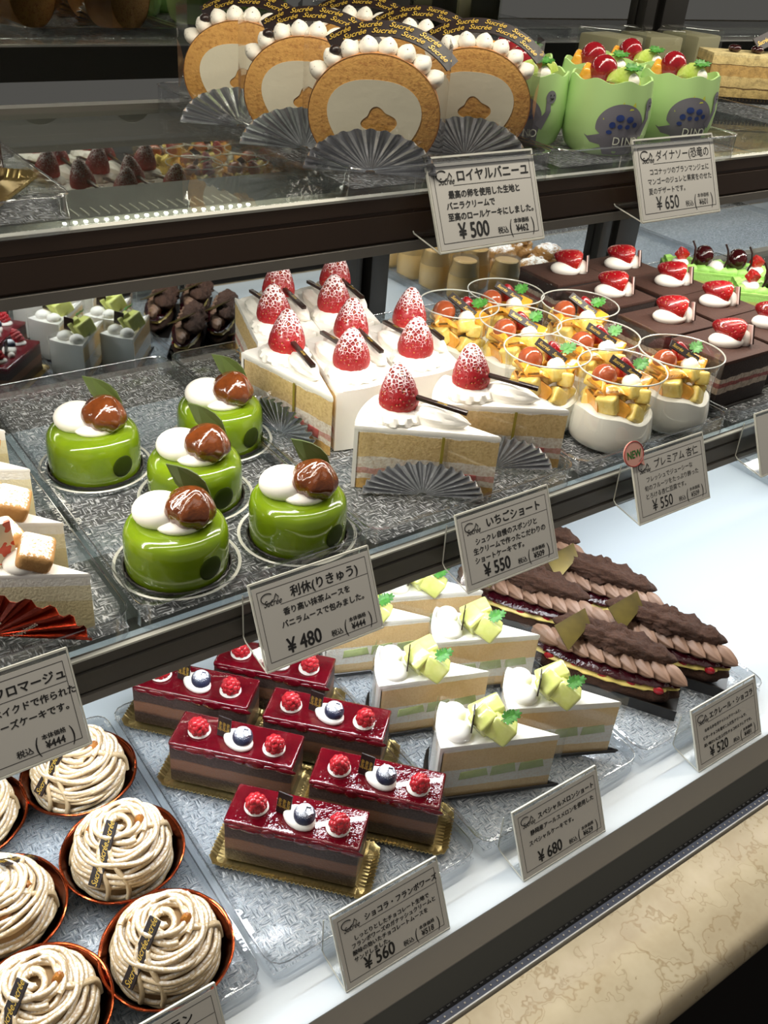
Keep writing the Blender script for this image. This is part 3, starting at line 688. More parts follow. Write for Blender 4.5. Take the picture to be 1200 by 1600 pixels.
def pistbar(label):
    t = thing('pistachio_bar', label, 'cake'); L, d, h = .125, .042, .042
    obj('layered_body', box(0, 0, h/2, L, d, h, .001), 'pistlayers', t)
    rp = []
    for y in (-.013, .0, .013): rp.append(tube([(-L/2+.004+i*(L-.008)/30, y+.001*math.sin(i*1.7), h+.002+.0012*math.sin(i*2.1)) for i in range(31)], .006, 10))
    obj('piped_topping', J(box(0, 0, h, L, d, .004, .001), *rp), 'pistachio', t)
    for x in (-.045, -.004, .04):
        obj('cream_dollop', dollop(.010, .009), 'cream', t, loc=(x, -.008, h+.004))
    for x, m_ in ((-.045, 0), (.04, 0)):
        obj('strawberry_dice', box(0, 0, 0, .011, .011, .012, .002), 'strawberry_glazed', t, loc=(x, -.008, h+.017), rot=(R(20), R(20), R(30)))
    for x in (-.02, .018): obj('cherry', blob(.0115, .0115, .0125, 20, 12), 'cherry', t, loc=(x, -.004, h+.016))
    for x in (-.034, .003, .03): obj('chocolate_curl', tube([(x, -.014, h+.006), (x+.003, -.012, h+.016), (x+.002, -.008, h+.026), (x-.002, -.006, h+.033)], .0012, 6), 'choc', t)
    return t
rows(pistbar, [(.965, .648, MID, -42, 'pistachio cream bar with cherries farther back, behind the chocolate blocks'),
  (.978, .560, MID, -42, 'pistachio cream bar with cherries in front of its twin, by the chocolate blocks')], 'pistachio cream bars')

def fromage(label):
    L, hf = .118, 13; t = thing('cheese_wedge', label, 'cake')
    obj('cake_body', prism(wedge(L, hf), .001, .0385), 'fromage', t, smooth=False)
    obj('cream_coat', J(prism(wedge(L, hf, -.0003, grow=.003), .038, .0415, .001), arc_wall(L, hf, L-.001, L+.003, .001, .039)), 'coat', t)
    for i, (x, y, rz) in enumerate(((.029, .0005, 20), (.004, .013, 60))):
        obj('sugared_cookie', box(0, 0, 0, .0195, .0195, .014, .004, 3), 'cookie', t, loc=(x, y, .0515), rot=(R(18), R(22-10*i), R(rz)))
    obj('cream_dollop', dollop(.011, .010), 'cream', t, loc=(.020, .001, .041))
    obj('chocolate_shard', T(sheet(lambda u, v: (.014*(v-.5), .002*math.sin(u*2), .030*u), 6, 3, .0014), (.011, -.001, .042), (R(8), R(-4), R(45))), 'pinkchoc', t)
    a = R(180+hf); m = Vector((L/2+L*.5*math.cos(a), L*.5*math.sin(a), 0)); q = Vector((math.sin(R(hf)), -math.cos(R(hf)), 0))
    m += q*.003
    f = fan(.056, 'redfoil', t, (m.x, m.y-.001, .0012), (0, 0, R(hf)), pleats=12, lean=.2)
    f.scale = (1.05, 1, .66)
    for k in range(3):
        script('Happiness', .006, f, (-.012+.014*k, -.0125, .012), (R(102), R(-78+16*k), 0), 'white_ink', 'LEFT')
    return t
rows(fromage, [(.0905, .478, MID, -40, 'white cheese wedge in red foil at the front, above its price card'),
  (.0955, .535, MID, -40, 'white cheese wedge second from the front, sugared cookie at the picture edge'),
  (.0985, .607, MID, -40, 'white cheese wedge third from the front, mostly beyond the picture edge'),
  (.1005, .667, MID, -40, 'white cheese wedge farthest back, only its tip showing')], 'white cheese wedges')

# ------------------------------------------------------------------ BOTTOM DECK
def gold_tray(w, d, parent):
    """foil board with an upturned fluted rim"""
    ring = []
    r = .008
    for sx, sy, a0 in ((1, 1, 0), (-1, 1, 90), (-1, -1, 180), (1, -1, 270)):
        for a in range(a0, a0+91, 15): ring.append((sx*(w/2-r), sy*(d/2-r), math.cos(R(a)), math.sin(R(a))))
    pts = []
    for i in range(len(ring)):
        x0, y0, c0, s0 = ring[i]; x1, y1, c1, s1 = ring[(i+1) % len(ring)]
        n = max(1, int(math.hypot(x1-x0, y1-y0)/.0009))
        for k in range(n):
            u = k/n; pts.append((x0+(x1-x0)*u, y0+(y1-y0)*u, c0+(c1-c0)*u, s0+(s1-s0)*u))
    n = len(pts); vs, fs = [], []; s = 0; prev = None; acc = []
    for p in pts:
        q = (p[0]+r*p[2], p[1]+r*p[3])
        if prev: s += math.hypot(q[0]-prev[0], q[1]-prev[1])
        prev = q; acc.append(s)
    for off, z, wob in ((-.010, .0012, 0), (-.0035, .0015, .2), (0, .0045, .7), (.0014, .0050, 1), (.0016, .0042, 1), (-.0030, 0, 0)):
        for p, s in zip(pts, acc):
            k = .0007*math.sin(s/.0032*2*math.pi)*wob
            vs.append((p[0]+(r+off+k)*p[2], p[1]+(r+off+k)*p[3], z+abs(k)*.5))
    for j in range(5):
        for i in range(n): fs.append((j*n+i, j*n+(i+1) % n, (j+1)*n+(i+1) % n, (j+1)*n+i))
    fs.append(tuple(range(n))); fs.append(tuple(range(5*n, 6*n))[::-1])
    return obj('gold_board', (vs, [f[::-1] for f in fs]), 'gold', parent)
def framboise(label):
    t = thing('raspberry_chocolate_slice', label, 'cake'); L, d, h = .101, .036, .045
    gold_tray(.121, .048, t)
    obj('layered_body', box(0, 0, h/2+.002, L, d, h-.004, .0022), 'framb', t)
    obj('raspberry_glaze', J(box(0, 0, h+.0003, L+.0008, d+.0008, .0052, .0022, 3)), 'glaze', t)
    obj('glaze_drips', J(*[T(blob(.006+.003*(i % 2), .0012, .0022+.0012*((i*7) % 3), 10, 6), (-.042+i*.0125, -d/2-.0002, h-.0022)) for i in range(8)]), 'glaze', t)
    zt = h+.0027
    for x, y in ((-.031, -.001), (.0315, -.003)):
        obj('cream_dollop', dollop(.0092, .0055), 'cream', t, loc=(x, y, zt))
        obj('raspberry', raspberry_vf(.0066, .0185), 'raspberry', t, loc=(x+.001, y+.0005, zt+.0035), rot=(R(28), R(-22 if x < 0 else 15), R(30 if x < 0 else -20)))
    obj('cream_dollop', T(blob(.0135, .0095, .0062, 20, 12, flat=-.003), (0, 0, .003), (0, 0, R(-25))), 'cream', t, loc=(.0025, -.004, zt))
    obj('blueberry', J(blob(.0082, .0082, .0078, 24, 14), T(lathe([(.0018, 0), (.0028, .0012), (.0036, .0012), (.0030, .0), (.0018, 0)], 10, lambda r, z, a: (r*(1+.15*math.cos(5*a)), z)), (0, 0, .0072))), 'blueberry', t, loc=(.0065, -.005, zt+.009), rot=(R(10), R(25), 0))
    p = plaque(t, .021, .0112, (-.0098, -.0015, zt+.0115), orient((.08, .05, 1), (-.12, -1, .25)), (), .004, .0012)
    for i in range(3): script('Sucrée', .0042, p, (.0, -.0045+.0034*i, .0007))
    obj('cream_pearl', blob(.0048, .0048, .0045, 14, 8), 'cream', t, loc=(-.012, .006, zt+.002))
    return t
ca, sa = math.cos(R(-47)), math.sin(R(-47))
def F(x, y, lab, rz=-47): return (x+.0505*ca+.018*-sa, y+.0505*sa+.018*ca, BOT, rz, lab)
rows(framboise, [F(.205, .418, 'raspberry chocolate slice at the front corner, touching its gold board to the price card side'),
  F(.203, .508, 'raspberry chocolate slice in the middle of the row beside the chestnut domes'),
  F(.204, .583, 'raspberry chocolate slice farthest back beside the chestnut domes, half under the shelf rail'),
  F(.277, .417, 'raspberry chocolate slice at the front beside the front melon wedge'),
  F(.280, .495, 'raspberry chocolate slice in the middle of the row beside the melon wedges'),
  F(.275, .573, 'raspberry chocolate slice farthest back, partly behind the green tea price card')], 'raspberry chocolate slices')

def melon(label):
    L, hf = .0975, 15.5; t = thing('melon_shortcake', label, 'cake')
    bp = wedge(L, hf, -.004, grow=.006)
    bp = [(x, y*1.08) for x, y in bp]
    obj('black_board', prism(bp, 0, .0022, .0005), 'board', t)
    pts = [Vector((x, y, .003)) for x, y in bp]
    obj('board_rim', tube([p for p in pts], .0016, 8, closed=True), 'board', t)
    obj('layered_sponge', prism(wedge(L, hf), .0023, .0555), 'melonlayers', t, smooth=False)
    obj('cream_coat', J(prism(wedge(L, hf, -.0004, grow=.0025), .055, .0605, .0014), arc_wall(L, hf, L-.001, L+.0025, .0025, .057)), 'coat', t)
    a = R(180+hf)
    for q, (u, w, zz, hh) in enumerate(((.70, .025, .0265, .0095), (.44, .022, .0280, .0115), (.19, .022, .0290, .0100))):
        px, py = L/2+L*u*math.cos(a), L*u*math.sin(a)
        o = [(-w/2, -hh/2), (w/2, -hh/2+.0012), (w/2-.002, hh/2), (-w/2+.001, hh/2-.001)]
        obj('melon_slice', T(prism(o, -.0006, .0006, .0003), (0, 0, 0), (R(90), 0, 0)), 'melon_inner', t, loc=(px, py, zz), rot=(0, R(-2), R(hf)))
    zt = .060
    for x, y, r in ((-.037, .0115, .0104), (-.0335, -.0095, .0112)):
        obj('cream_dollop', dollop(r, .0108), 'cream', t, loc=(x, y, zt))
    def mel(w, d, h):
        return box(0, 0, 0, w, d, h, .0028, 3)
    for k, (x, y, z, w, d, h, rx, ry, rz) in enumerate(((-.010, .007, .0105, .027, .017, .023, 8, -22, 20), (-.0005, -.006, .0085, .022, .018, .019, -14, 28, -16), (-.014, -.003, .0120, .019, .017, .021, 12, -30, 40))):
        obj('melon_chunk', mel(w, d, h), 'melon', t, loc=(x, y, zt+z), rot=(R(rx), R(ry), R(rz)))
    obj('chocolate_plate', box(0, 0, 0, .0145, .0011, .0185, .0002, 1), 'choc', t, loc=(-.0235, -.0085, zt+.018), rot=(R(0), R(6), R(84)), smooth=False)
    obj('cream_pearl', blob(.003, .003, .003, 12, 8), 'cream', t, loc=(.002, -.006, zt+.0205))
    obj('chervil_sprig', leaf_vf(.0125), 'chervil', t, loc=(-.002, -.011, zt+.0205), rot=(R(30), R(-18), R(20)))
    fl = []
    def film(u, v):
        # wraps rim and both sides a few millimetres proud of the cake
        n = 40; q = wedge(L, hf, -.003, 12, .0045); q = [q[0]]+q[1:]+[q[0]]
        d = [0]
        for a_, b_ in zip(q, q[1:]): d.append(d[-1]+math.hypot(b_[0]-a_[0], b_[1]-a_[1]))
        s = u*d[-1]
        for i in range(len(q)-1):
            if s <= d[i+1]+1e-9:
                f_ = (s-d[i])/(d[i+1]-d[i]); return (q[i][0]+(q[i+1][0]-q[i][0])*f_, q[i][1]+(q[i+1][1]-q[i][1])*f_, .003+.0635*v)
        return (q[-1][0], q[-1][1], .003+.0635*v)
    obj('clear_film', sheet(film, 60, 1, .00012), 'film', t)
    return t
def W(tx, ty, lab, rz=-38): return (tx-.049*math.cos(R(rz)), ty-.049*math.sin(R(rz)), BOT, rz, lab)
rows(melon, [W(.468, .343, 'melon sponge wedge at the front beside the raspberry slices and above its price card'),
  W(.541, .343, 'melon sponge wedge at the front beside the nearest eclair', -41),
  W(.468, .430, 'melon sponge wedge second from the front beside the raspberry slices', -35),
  W(.541, .444, 'melon sponge wedge second from the front beside the eclairs', -39),
  W(.468, .515, 'melon sponge wedge at the back, partly behind the green tea price card', -37),
  W(.538, .522, 'melon sponge wedge at the back, under the strawberry price card', -38)], 'melon sponge wedges')

def eclair(label):
    t = thing('chocolate_eclair', label, 'cake'); L = .152
    k = 40
    def bun(z0, ry, rz, seed, ln=L):
        r = random.Random(seed); ph = [r.uniform(0, 6) for _ in range(6)]
        def md(d): return 1+.03*math.sin(11*d.x+ph[0])+.025*math.sin(23*d.x+7*d.y+ph[1])+.02*math.sin(31*d.z+13*d.x+ph[2])
        return blob(ln/2, ry, rz, 44, 16, md)
    obj('card_tray', J(box(0, -.0225, .006, L*.98, .0012, .012), box(0, 0, .0006, L*.98, .046, .0012)), 'board', t)
    obj('lower_pastry', T(bun(0, .0235, .0145, 1), (0, 0, .0135)), 'eclair', t, sharp=80)
    wob = lambda x, s: .0016*math.sin(x*170+s)+.001*math.sin(x*410+s)
    def band(ln, ry, th, s, z):
        return T(blob(ln/2, ry, th, 60, 10, lambda d: 1+.03*math.sin(26*d.x+s)+.02*math.sin(41*d.x+3*d.y+s)), (0, -.001, z))
    obj('custard_layer', band(L*.93, .0225, .0058, 0, .0222), 'custard', t)
    obj('berry_jam', band(L*.955, .0222, .0052, 2, .0275), 'jam', t)
    obj('berry_drips', J(*[T(blob(.005, .002, .0042, 10, 8), (-.05+.026*i, -.0205+.0022*abs(i-2), .0235)) for i in range(5)]), 'raspberry', t)
    ps = []
    for i in range(9):
        x = -L*.42+i*L*.84/8; w = 1-.45*abs(2*i/8-1)**3
        v = T(shell(.037, .0095, 8, 3), (0, 0, 0), (0, 0, R(-48)))
        ps.append(T(v, (x*.95+.003, -.006, .0305), (R(-16), R(8), 0), (1, w, 1)))
    obj('mocha_cream', J(*ps), 'mocha', t, sharp=80)
    def loaf(ln, ry, rz, seed, amp):
        off = Vector((seed*3.1, seed*1.7, 0))
        v, f = blob(1, 1, 1, 72, 36)
        out = []
        for p in v:
            x = p.x; k = max(0, 1-abs(x))**.30 if abs(x) < 1 else 0
            yz = Vector((p.y, p.z)); m_ = yz.length; sc = (k/m_*min(1, m_*1.6)) if m_ > 1e-6 else 0
            q = Vector((x*ln/2, p.y*sc*ry, p.z*sc*rz))
            nz = mnoise.fractal(q*95+off, .9, 2.1, 4)+.6*mnoise.fractal(q*330+off, .9, 2, 3)
            out.append(q*1+Vector((q.x*.0, p.y*sc, p.z*sc))*(amp*nz))
        return out, f
    obj('pastry_lid', T(loaf(L*.80, .0205, .0135, 2, .0046), (.003, .0110, .0440), (R(-24), R(2), 0)), 'eclair', t, sharp=80)
    def pl(u, v): return (.036*(u-.5)+.008*(v-.5), .026*(v-.5)*(1-.45*u), .0)
    obj('chocolate_plate', T(sheet(pl, 4, 4, .0011), (-.034, -.004, .0565), (R(20), R(-18), R(62))), 'bronze', t, smooth=False)
    return t
rows(eclair, [(.603, .412, BOT, -58, 'chocolate eclair at the front beside the front melon wedge'),
  (.6685, .405, BOT, -58, 'chocolate eclair at the front on the empty deck side'),
  (.600, .522, BOT, -58, 'chocolate eclair behind, between the melon wedges and strawberry price card'),
  (.672, .497, BOT, -58, 'chocolate eclair in the middle on the empty deck side'),
  (.664, .600, BOT, -58, 'chocolate eclair farthest back, half hidden by the strawberry price card')], 'chocolate eclairs')

def montblanc(label):
    t = thing('chestnut_cream_dome', label, 'cake'); r0 = random.Random(5)
    cupf = [(0, .001), (.030, .001), (.0335, .004), (.0395, .013), (.0425, .0185), (.0438, .0190), (.0436, .0178), (.041, .0145), (.035, .0035), (.031, 0), (0, 0)]
    obj('copper_cup', lathe(cupf, 60, lambda r, z, a: (r*(1+.004*math.cos(30*a)*(z > .003)), z)), 'copper', t)
    obj('cup_rim', tube([(.0437*math.cos(R(a))*(1+.004*math.sin(R(a*7))), .0437*math.sin(R(a)), .0192+.0003*math.sin(R(a*11))) for a in range(0, 360, 6)], .0011, 8, closed=True), 'copper_rim', t)
    obj('sponge_core', lathe([(0, .002), (.030, .002), (.0325, .012), (.0315, .022), (.026, .034), (.017, .042), (.008, .0455), (0, .046)], 32), 'strand_core', t)
    def dome(z): # radius at height
        u = max(0, min(1, (z-.012)/.038)); return .0342*math.sqrt(max(0, 1-u**2.2))
    ps = []
    for k in range(20):
        z = .0120+.0350*(k/19)**.9; rr = dome(z); tx, ty = r0.uniform(-.17, .17), r0.uniform(-.17, .17)
        pa, pb = r0.uniform(0, 6), r0.uniform(0, 6); n = max(24, int(60*rr/.034))
        path = []
        for i in range(int(n*1.12)):
            a = 2*math.pi*i/n+pa; wob = .0008*math.sin(5*a+pb)+.0007*math.sin(3*a)
            x, y = (rr+wob)*math.cos(a), (rr+wob)*math.sin(a)
            path.append((x, y, z+x*tx+y*ty+.0006*math.sin(4*a+pb)+.0009*i/n))
        ps.append(tube(path, .00178, 7))
    for k in range(6):
        a0 = r0.uniform(0, 6); path = []
        for i in range(34):
            u = i/33; a = a0+u*5.2*(1 if k % 2 else -1); rr = .017*(1-u)+.004*u; z = .0485+.0012*k/2-.9*max(0, rr-.006)**1.25
            path.append((rr*math.cos(a)+.002*math.sin(k), rr*math.sin(a), z+.001*math.sin(9*u+k)))
        ps.append(tube(path, .0020, 7))
    for k in range(5):
        a0 = r0.uniform(0, 6); path = []
        for i in range(24):
            u = i/23; a = a0+.5*u; z = .047-.034*u; rr = dome(z)+.0022
            path.append((rr*math.cos(a+.25*math.sin(3*u)), rr*math.sin(a+.25*math.sin(3*u)), z))
        ps.append(tube(path, .0019, 7))
    obj('cream_strands', J(*ps), 'strand', t, sharp=80)
    for x, y, z in ((-.015, .012, .043), (.012, -.006, .0475), (.004, .021, .040)):
        obj('candied_chestnut', blob(.0048, .0038, .0042, 12, 8, lambda d: 1+.12*math.sin(9*d.x+5*d.y)), 'candied', t, loc=(x, y, z), rot=(R(20), R(30), R(x*4000)))
    E_, N_ = Vector((.81, -.58, 0)), Vector((.58, .81, 0))
    top_, bot_ = -.003*E_-.004*N_+Vector((0, 0, .0555)), -.0165*E_-.0310*N_+Vector((0, 0, .0250))
    nn = -.35*E_-.62*N_+Vector((0, 0, .75)); c_ = (top_+bot_)/2+nn.normalized()*.0042
    p = plaque(t, (top_-bot_).length*1.04, .0088, c_, orient(top_-bot_, nn), ('Sucree', 'Sucree', 'Sucree'), .0066, .0013)
    return t
M['strand_core'] = simple('chestnut_paste', '9c7d54', .8)
rows(montblanc, [(.136, .366, BOT, 0, 'chestnut cream dome in a copper cup at the front, behind its price card'),
  (.141, .453, BOT, 12, 'chestnut cream dome in a copper cup in the middle, beside the raspberry slices'),
  (.141, .541, BOT, -6, 'chestnut cream dome in a copper cup at the back, partly under the cheese price card'),
  (.053, .452, BOT, 190, 'chestnut cream dome in a copper cup, middle of the column cut by the picture edge'),
  (.053, .370, BOT, 3, 'chestnut cream dome in a copper cup at the very bottom corner of the picture'),
  (.055, .543, BOT, 200, 'chestnut cream dome at the back under the cheese price card, mostly past the picture edge')], 'chestnut cream domes')

def jar(label):
    t = thing('custard_jar', label, 'jar'); t.scale = (.92, .92, 1.4)
    obj('custard', lathe([(0, .002), (.026, .002), (.030, .006), (.031, .02), (.030, .034), (.0245, .047), (.0235, .0535), (0, .0535)], 32), 'pudding', t)
    obj('glass_jar', lathe([(0, 0), (.027, 0), (.031, .004), (.0322, .02), (.0312, .035), (.0255, .048), (.0245, .054), (.0255, .056)], 32), 'jar', t)
    obj('cellophane_cover', lathe([(0, .0572), (.0262, .0572), (.0275, .054), (.030, .040), (.0305, .036)], 40, lambda r, z, a: (r*(1+.02*math.cos(17*a)*(z < .05)), z)), 'jarlid', t)
    return t
rows(jar, [(1.127, .405, BOT, 0, 'glass custard jar nearest the front glass, on the tray past the empty deck'),
  (1.128, .475, BOT, 0, 'glass custard jar second from the front on the tray past the empty deck'),
  (1.140, .545, BOT, 0, 'glass custard jar third from the front on the tray past the empty deck'),
  (1.130, .330, BOT, 0, 'glass custard jar at the very front of the tray past the empty deck'),
  (1.200, .420, BOT, 0, 'glass custard jar in the second row near the front, next to the cream puffs'),
  (1.205, .500, BOT, 0, 'glass custard jar in the second row in the middle, next to the cream puffs'),
  (1.215, .575, BOT, 0, 'glass custard jar in the second row closest to the mirror')], 'custard jars')
def puff(label):
    t = thing('cream_puff', label, 'cake')
    def md(d): return 1+.08*math.sin(7*d.x+3*d.y)+.06*math.sin(11*d.y+5*d.z)+.05*math.sin(17*d.x+13*d.z)
    obj('choux_shell', T(blob(.038, .038, .027, 36, 22, md, flat=-.02), (0, 0, .022)), 'puff', t, sharp=80)
    obj('choux_cap', T(blob(.030, .030, .018, 32, 18, md), (0, 0, .042), (0, 0, 2)), 'puff', t, sharp=80)
    return t
rows(puff, [(1.305, .36, BOT, 0, 'sugared cream puff at the front of its tray beside the custard jars'),
  (1.305, .46, BOT, 50, 'sugared cream puff in the middle beside the custard jars'),
  (1.31, .555, BOT, 100, 'sugared cream puff nearest the mirror beside the custard jars'),
  (1.40, .40, BOT, 170, 'sugared cream puff at the front beside the empty tray'),
  (1.40, .50, BOT, 220, 'sugared cream puff at the back beside the empty tray')], 'sugared cream puffs')

# ------------------------------------------------------------------ UPPER SHELF
def rollcake(label):
    t = thing('vanilla_roll_slice', label, 'cake'); t.scale = (1, 1, .86); r, th = .0405, .036
    def bod(u, v):
        a = 2*math.pi*u; y = -th/2+th*v
        return (r*math.cos(a), y, max(-.038, r*math.sin(a))+.039)
    n = 56; prof = [(0, -th/2), (r-.0025, -th/2), (r, -th/2+.0015), (r, th/2-.0015), (r-.0025, th/2), (0, th/2)]
    body = lathe(prof, n); body = ([Vector((v.x, v.z, max(-.0385, v.y)+.0395)) for v in body[0]], [f[::-1] for f in body[1]])
    obj('sponge_roll', body, 'roll', t)
    obj('roll_crust', (lambda b: ([Vector((v.x, v.z, max(-.0388, v.y)+.0395)) for v in b[0]], [f[::-1] for f in b[1]]))(lathe([(r+.0003, -th/2+.0009), (r+.0006, 0), (r+.0003, th/2-.0009)], n)), 'rollskin', t)
    # the spiral of cream on the cut face
    out, inn = [], []
    for i in range(41):
        a = R(-42+i*6.9); ro = .0285+.002*math.sin(3*a); ri = .0115-.0035*(i/40)+.0015*math.sin(4*a+1)
        out.append((ro*math.cos(a), ro*math.sin(a))); inn.append((ri*math.cos(a)+.002, ri*math.sin(a)-.002))
    vs = [Vector((x, -th/2-.0006, z+.037)) for x, z in out]+[Vector((x, -th/2-.0006, z+.037)) for x, z in inn]
    k = len(out); fs = [(i, i+1, k+i+1, k+i) for i in range(k-1)]
    b0 = [v+Vector((0, .002, 0)) for v in vs]; o = len(vs)
    fs2 = fs+[tuple(q+o for q in f[::-1]) for f in fs]+[(i+1, i, o+i, o+i+1) for i in range(k-1)]+[(k+i, k+i+1, o+k+i+1, o+k+i) for i in range(k-1)]
    obj('cream_filling', (vs+b0, [f[::-1] for f in fs2]), 'rollcream', t)
    for i in range(8):
        a = R(36+i*15.5); q = dollop(.0062, .0105, 16)
        obj('piped_cream', T(T(q, (0, 0, 0), (0, 0, 0), (1, 1.9, 1)), (0, 0, 0), (0, math.pi/2-a, 0)), 'creamspeck', t, loc=((r-.001)*math.cos(a), -.004, (r-.001)*math.sin(a)+.0395))
    def band(u, v):
        a = R(38+u*92); q = .0490+.0085*v
        return (q*math.cos(a)+.004, .001+.012*v, q*math.sin(a)+.0395)
    b = obj('chocolate_band', sheet(band, 24, 3, .001), 'choc_band', t, sharp=60)
    for i in range(4):
        for j in range(2):
            a = R(52+i*20+j*9); u = .3+.42*j; q = .0490+.0085*u
            tx = script('Sucrée', .0068, b, (0, 0, 0))
            # stands on the sloping band: reads along the arc
            tan = Vector((math.sin(a), 0, -math.cos(a))); up = Vector((math.cos(a)*.0085, .012, math.sin(a)*.0085)).normalized(); nn = tan.cross(up)
            tx.location = Vector((q*math.cos(a)+.004, .001+.012*u, q*math.sin(a)+.0395))+nn*(.0014 if nn.y < 0 else -.0014)-up*.0022
            tx.rotation_euler = Matrix((tan, up, nn)).transposed().to_euler()
    obj('chocolate_pearl', blob(.0036, .0036, .0036, 12, 8), 'choc', t, loc=(-.026, -.010, .083-.004))
    f = fan(.040, 'silver', t, (0, -th/2-.0022, .001), (0, 0, 0), pleats=14, lean=.20); f.scale = (1.05, 1, .80)
    # clear wrap around the slice
    z0 = .001; q = .044; y0, y1 = -th/2-.0012, th/2+.0015
    wrap = [(-q, y1), (-q, y0), (q, y0), (q, y1)]
    def fl(u, v):
        s = u*3; i = min(2, int(s)); f = s-i
        return (wrap[i][0]+(wrap[i+1][0]-wrap[i][0])*f, wrap[i][1]+(wrap[i+1][1]-wrap[i][1])*f, z0+.088*v)
    obj('clear_wrap', sheet(fl, 9, 1, .00015), 'film', t, smooth=False)
    return t
n = N('speckled_cream'); n.set(col=n.mix(n.ramp(n.noise(420, 2), [(.66, (0, 0, 0, 1)), (.7, (1, 1, 1, 1))]), 'ece7da', '3a2a22'), rough=.5); M['creamspeck'] = n.m
rows(rollcake, [(.372, .522, TOP, -36, 'vanilla roll slice at the front, its whole cut face and foil fan showing'),
  (.365, .591, TOP, -36, 'vanilla roll slice second in line behind the front one'),
  (.356, .663, TOP, -36, 'vanilla roll slice third in line, farthest from the front glass'),
  (.463, .539, TOP, -36, 'vanilla roll slice at the front beside the dinosaur cups, behind the roll price card'),
  (.465, .606, TOP, -36, 'vanilla roll slice second in line beside the dinosaur cups, mainly its band showing'),
  (.460, .676, TOP, -36, 'vanilla roll slice third in line beside the dinosaur cups')], 'vanilla roll slices')

CP = [(.0255, .0), (.0300, .004), (.0338, .016), (.0348, .030), (.0335, .044), (.0322, .056)]
def cup_r(z):
    for (r0, z0), (r1, z1) in zip(CP, CP[1:]):
        if z <= z1: return r0+(r1-r0)*(z-z0)/(z1-z0)
    return CP[-1][0]
def on_cup(poly, lift=.0004, sub=6):
    """a flat outline, in metres across and up, laid on the cup wall"""
    bm = bmesh.new(); vs = [bm.verts.new((x, y, 0)) for x, y in poly]; bm.faces.new(vs)
    bmesh.ops.triangulate(bm, faces=bm.faces[:])
    for _ in range(2): bmesh.ops.subdivide_edges(bm, edges=bm.edges[:], cuts=1, use_grid_fill=True)
    for v in bm.verts:
        z = max(.001, min(.0555, v.co.y)); q = cup_r(z)+lift; a = -math.pi/2+v.co.x/.0335; v.co = Vector((q*math.cos(a), q*math.sin(a), z))
    return from_bm(bm)
def ell(cx, cy, rx, ry, n=24, a0=0, a1=360): return [(cx+rx*math.cos(R(a0+(a1-a0)*i/n)), cy+ry*math.sin(R(a0+(a1-a0)*i/n))) for i in range(n+(0 if a1-a0 == 360 else 1))]
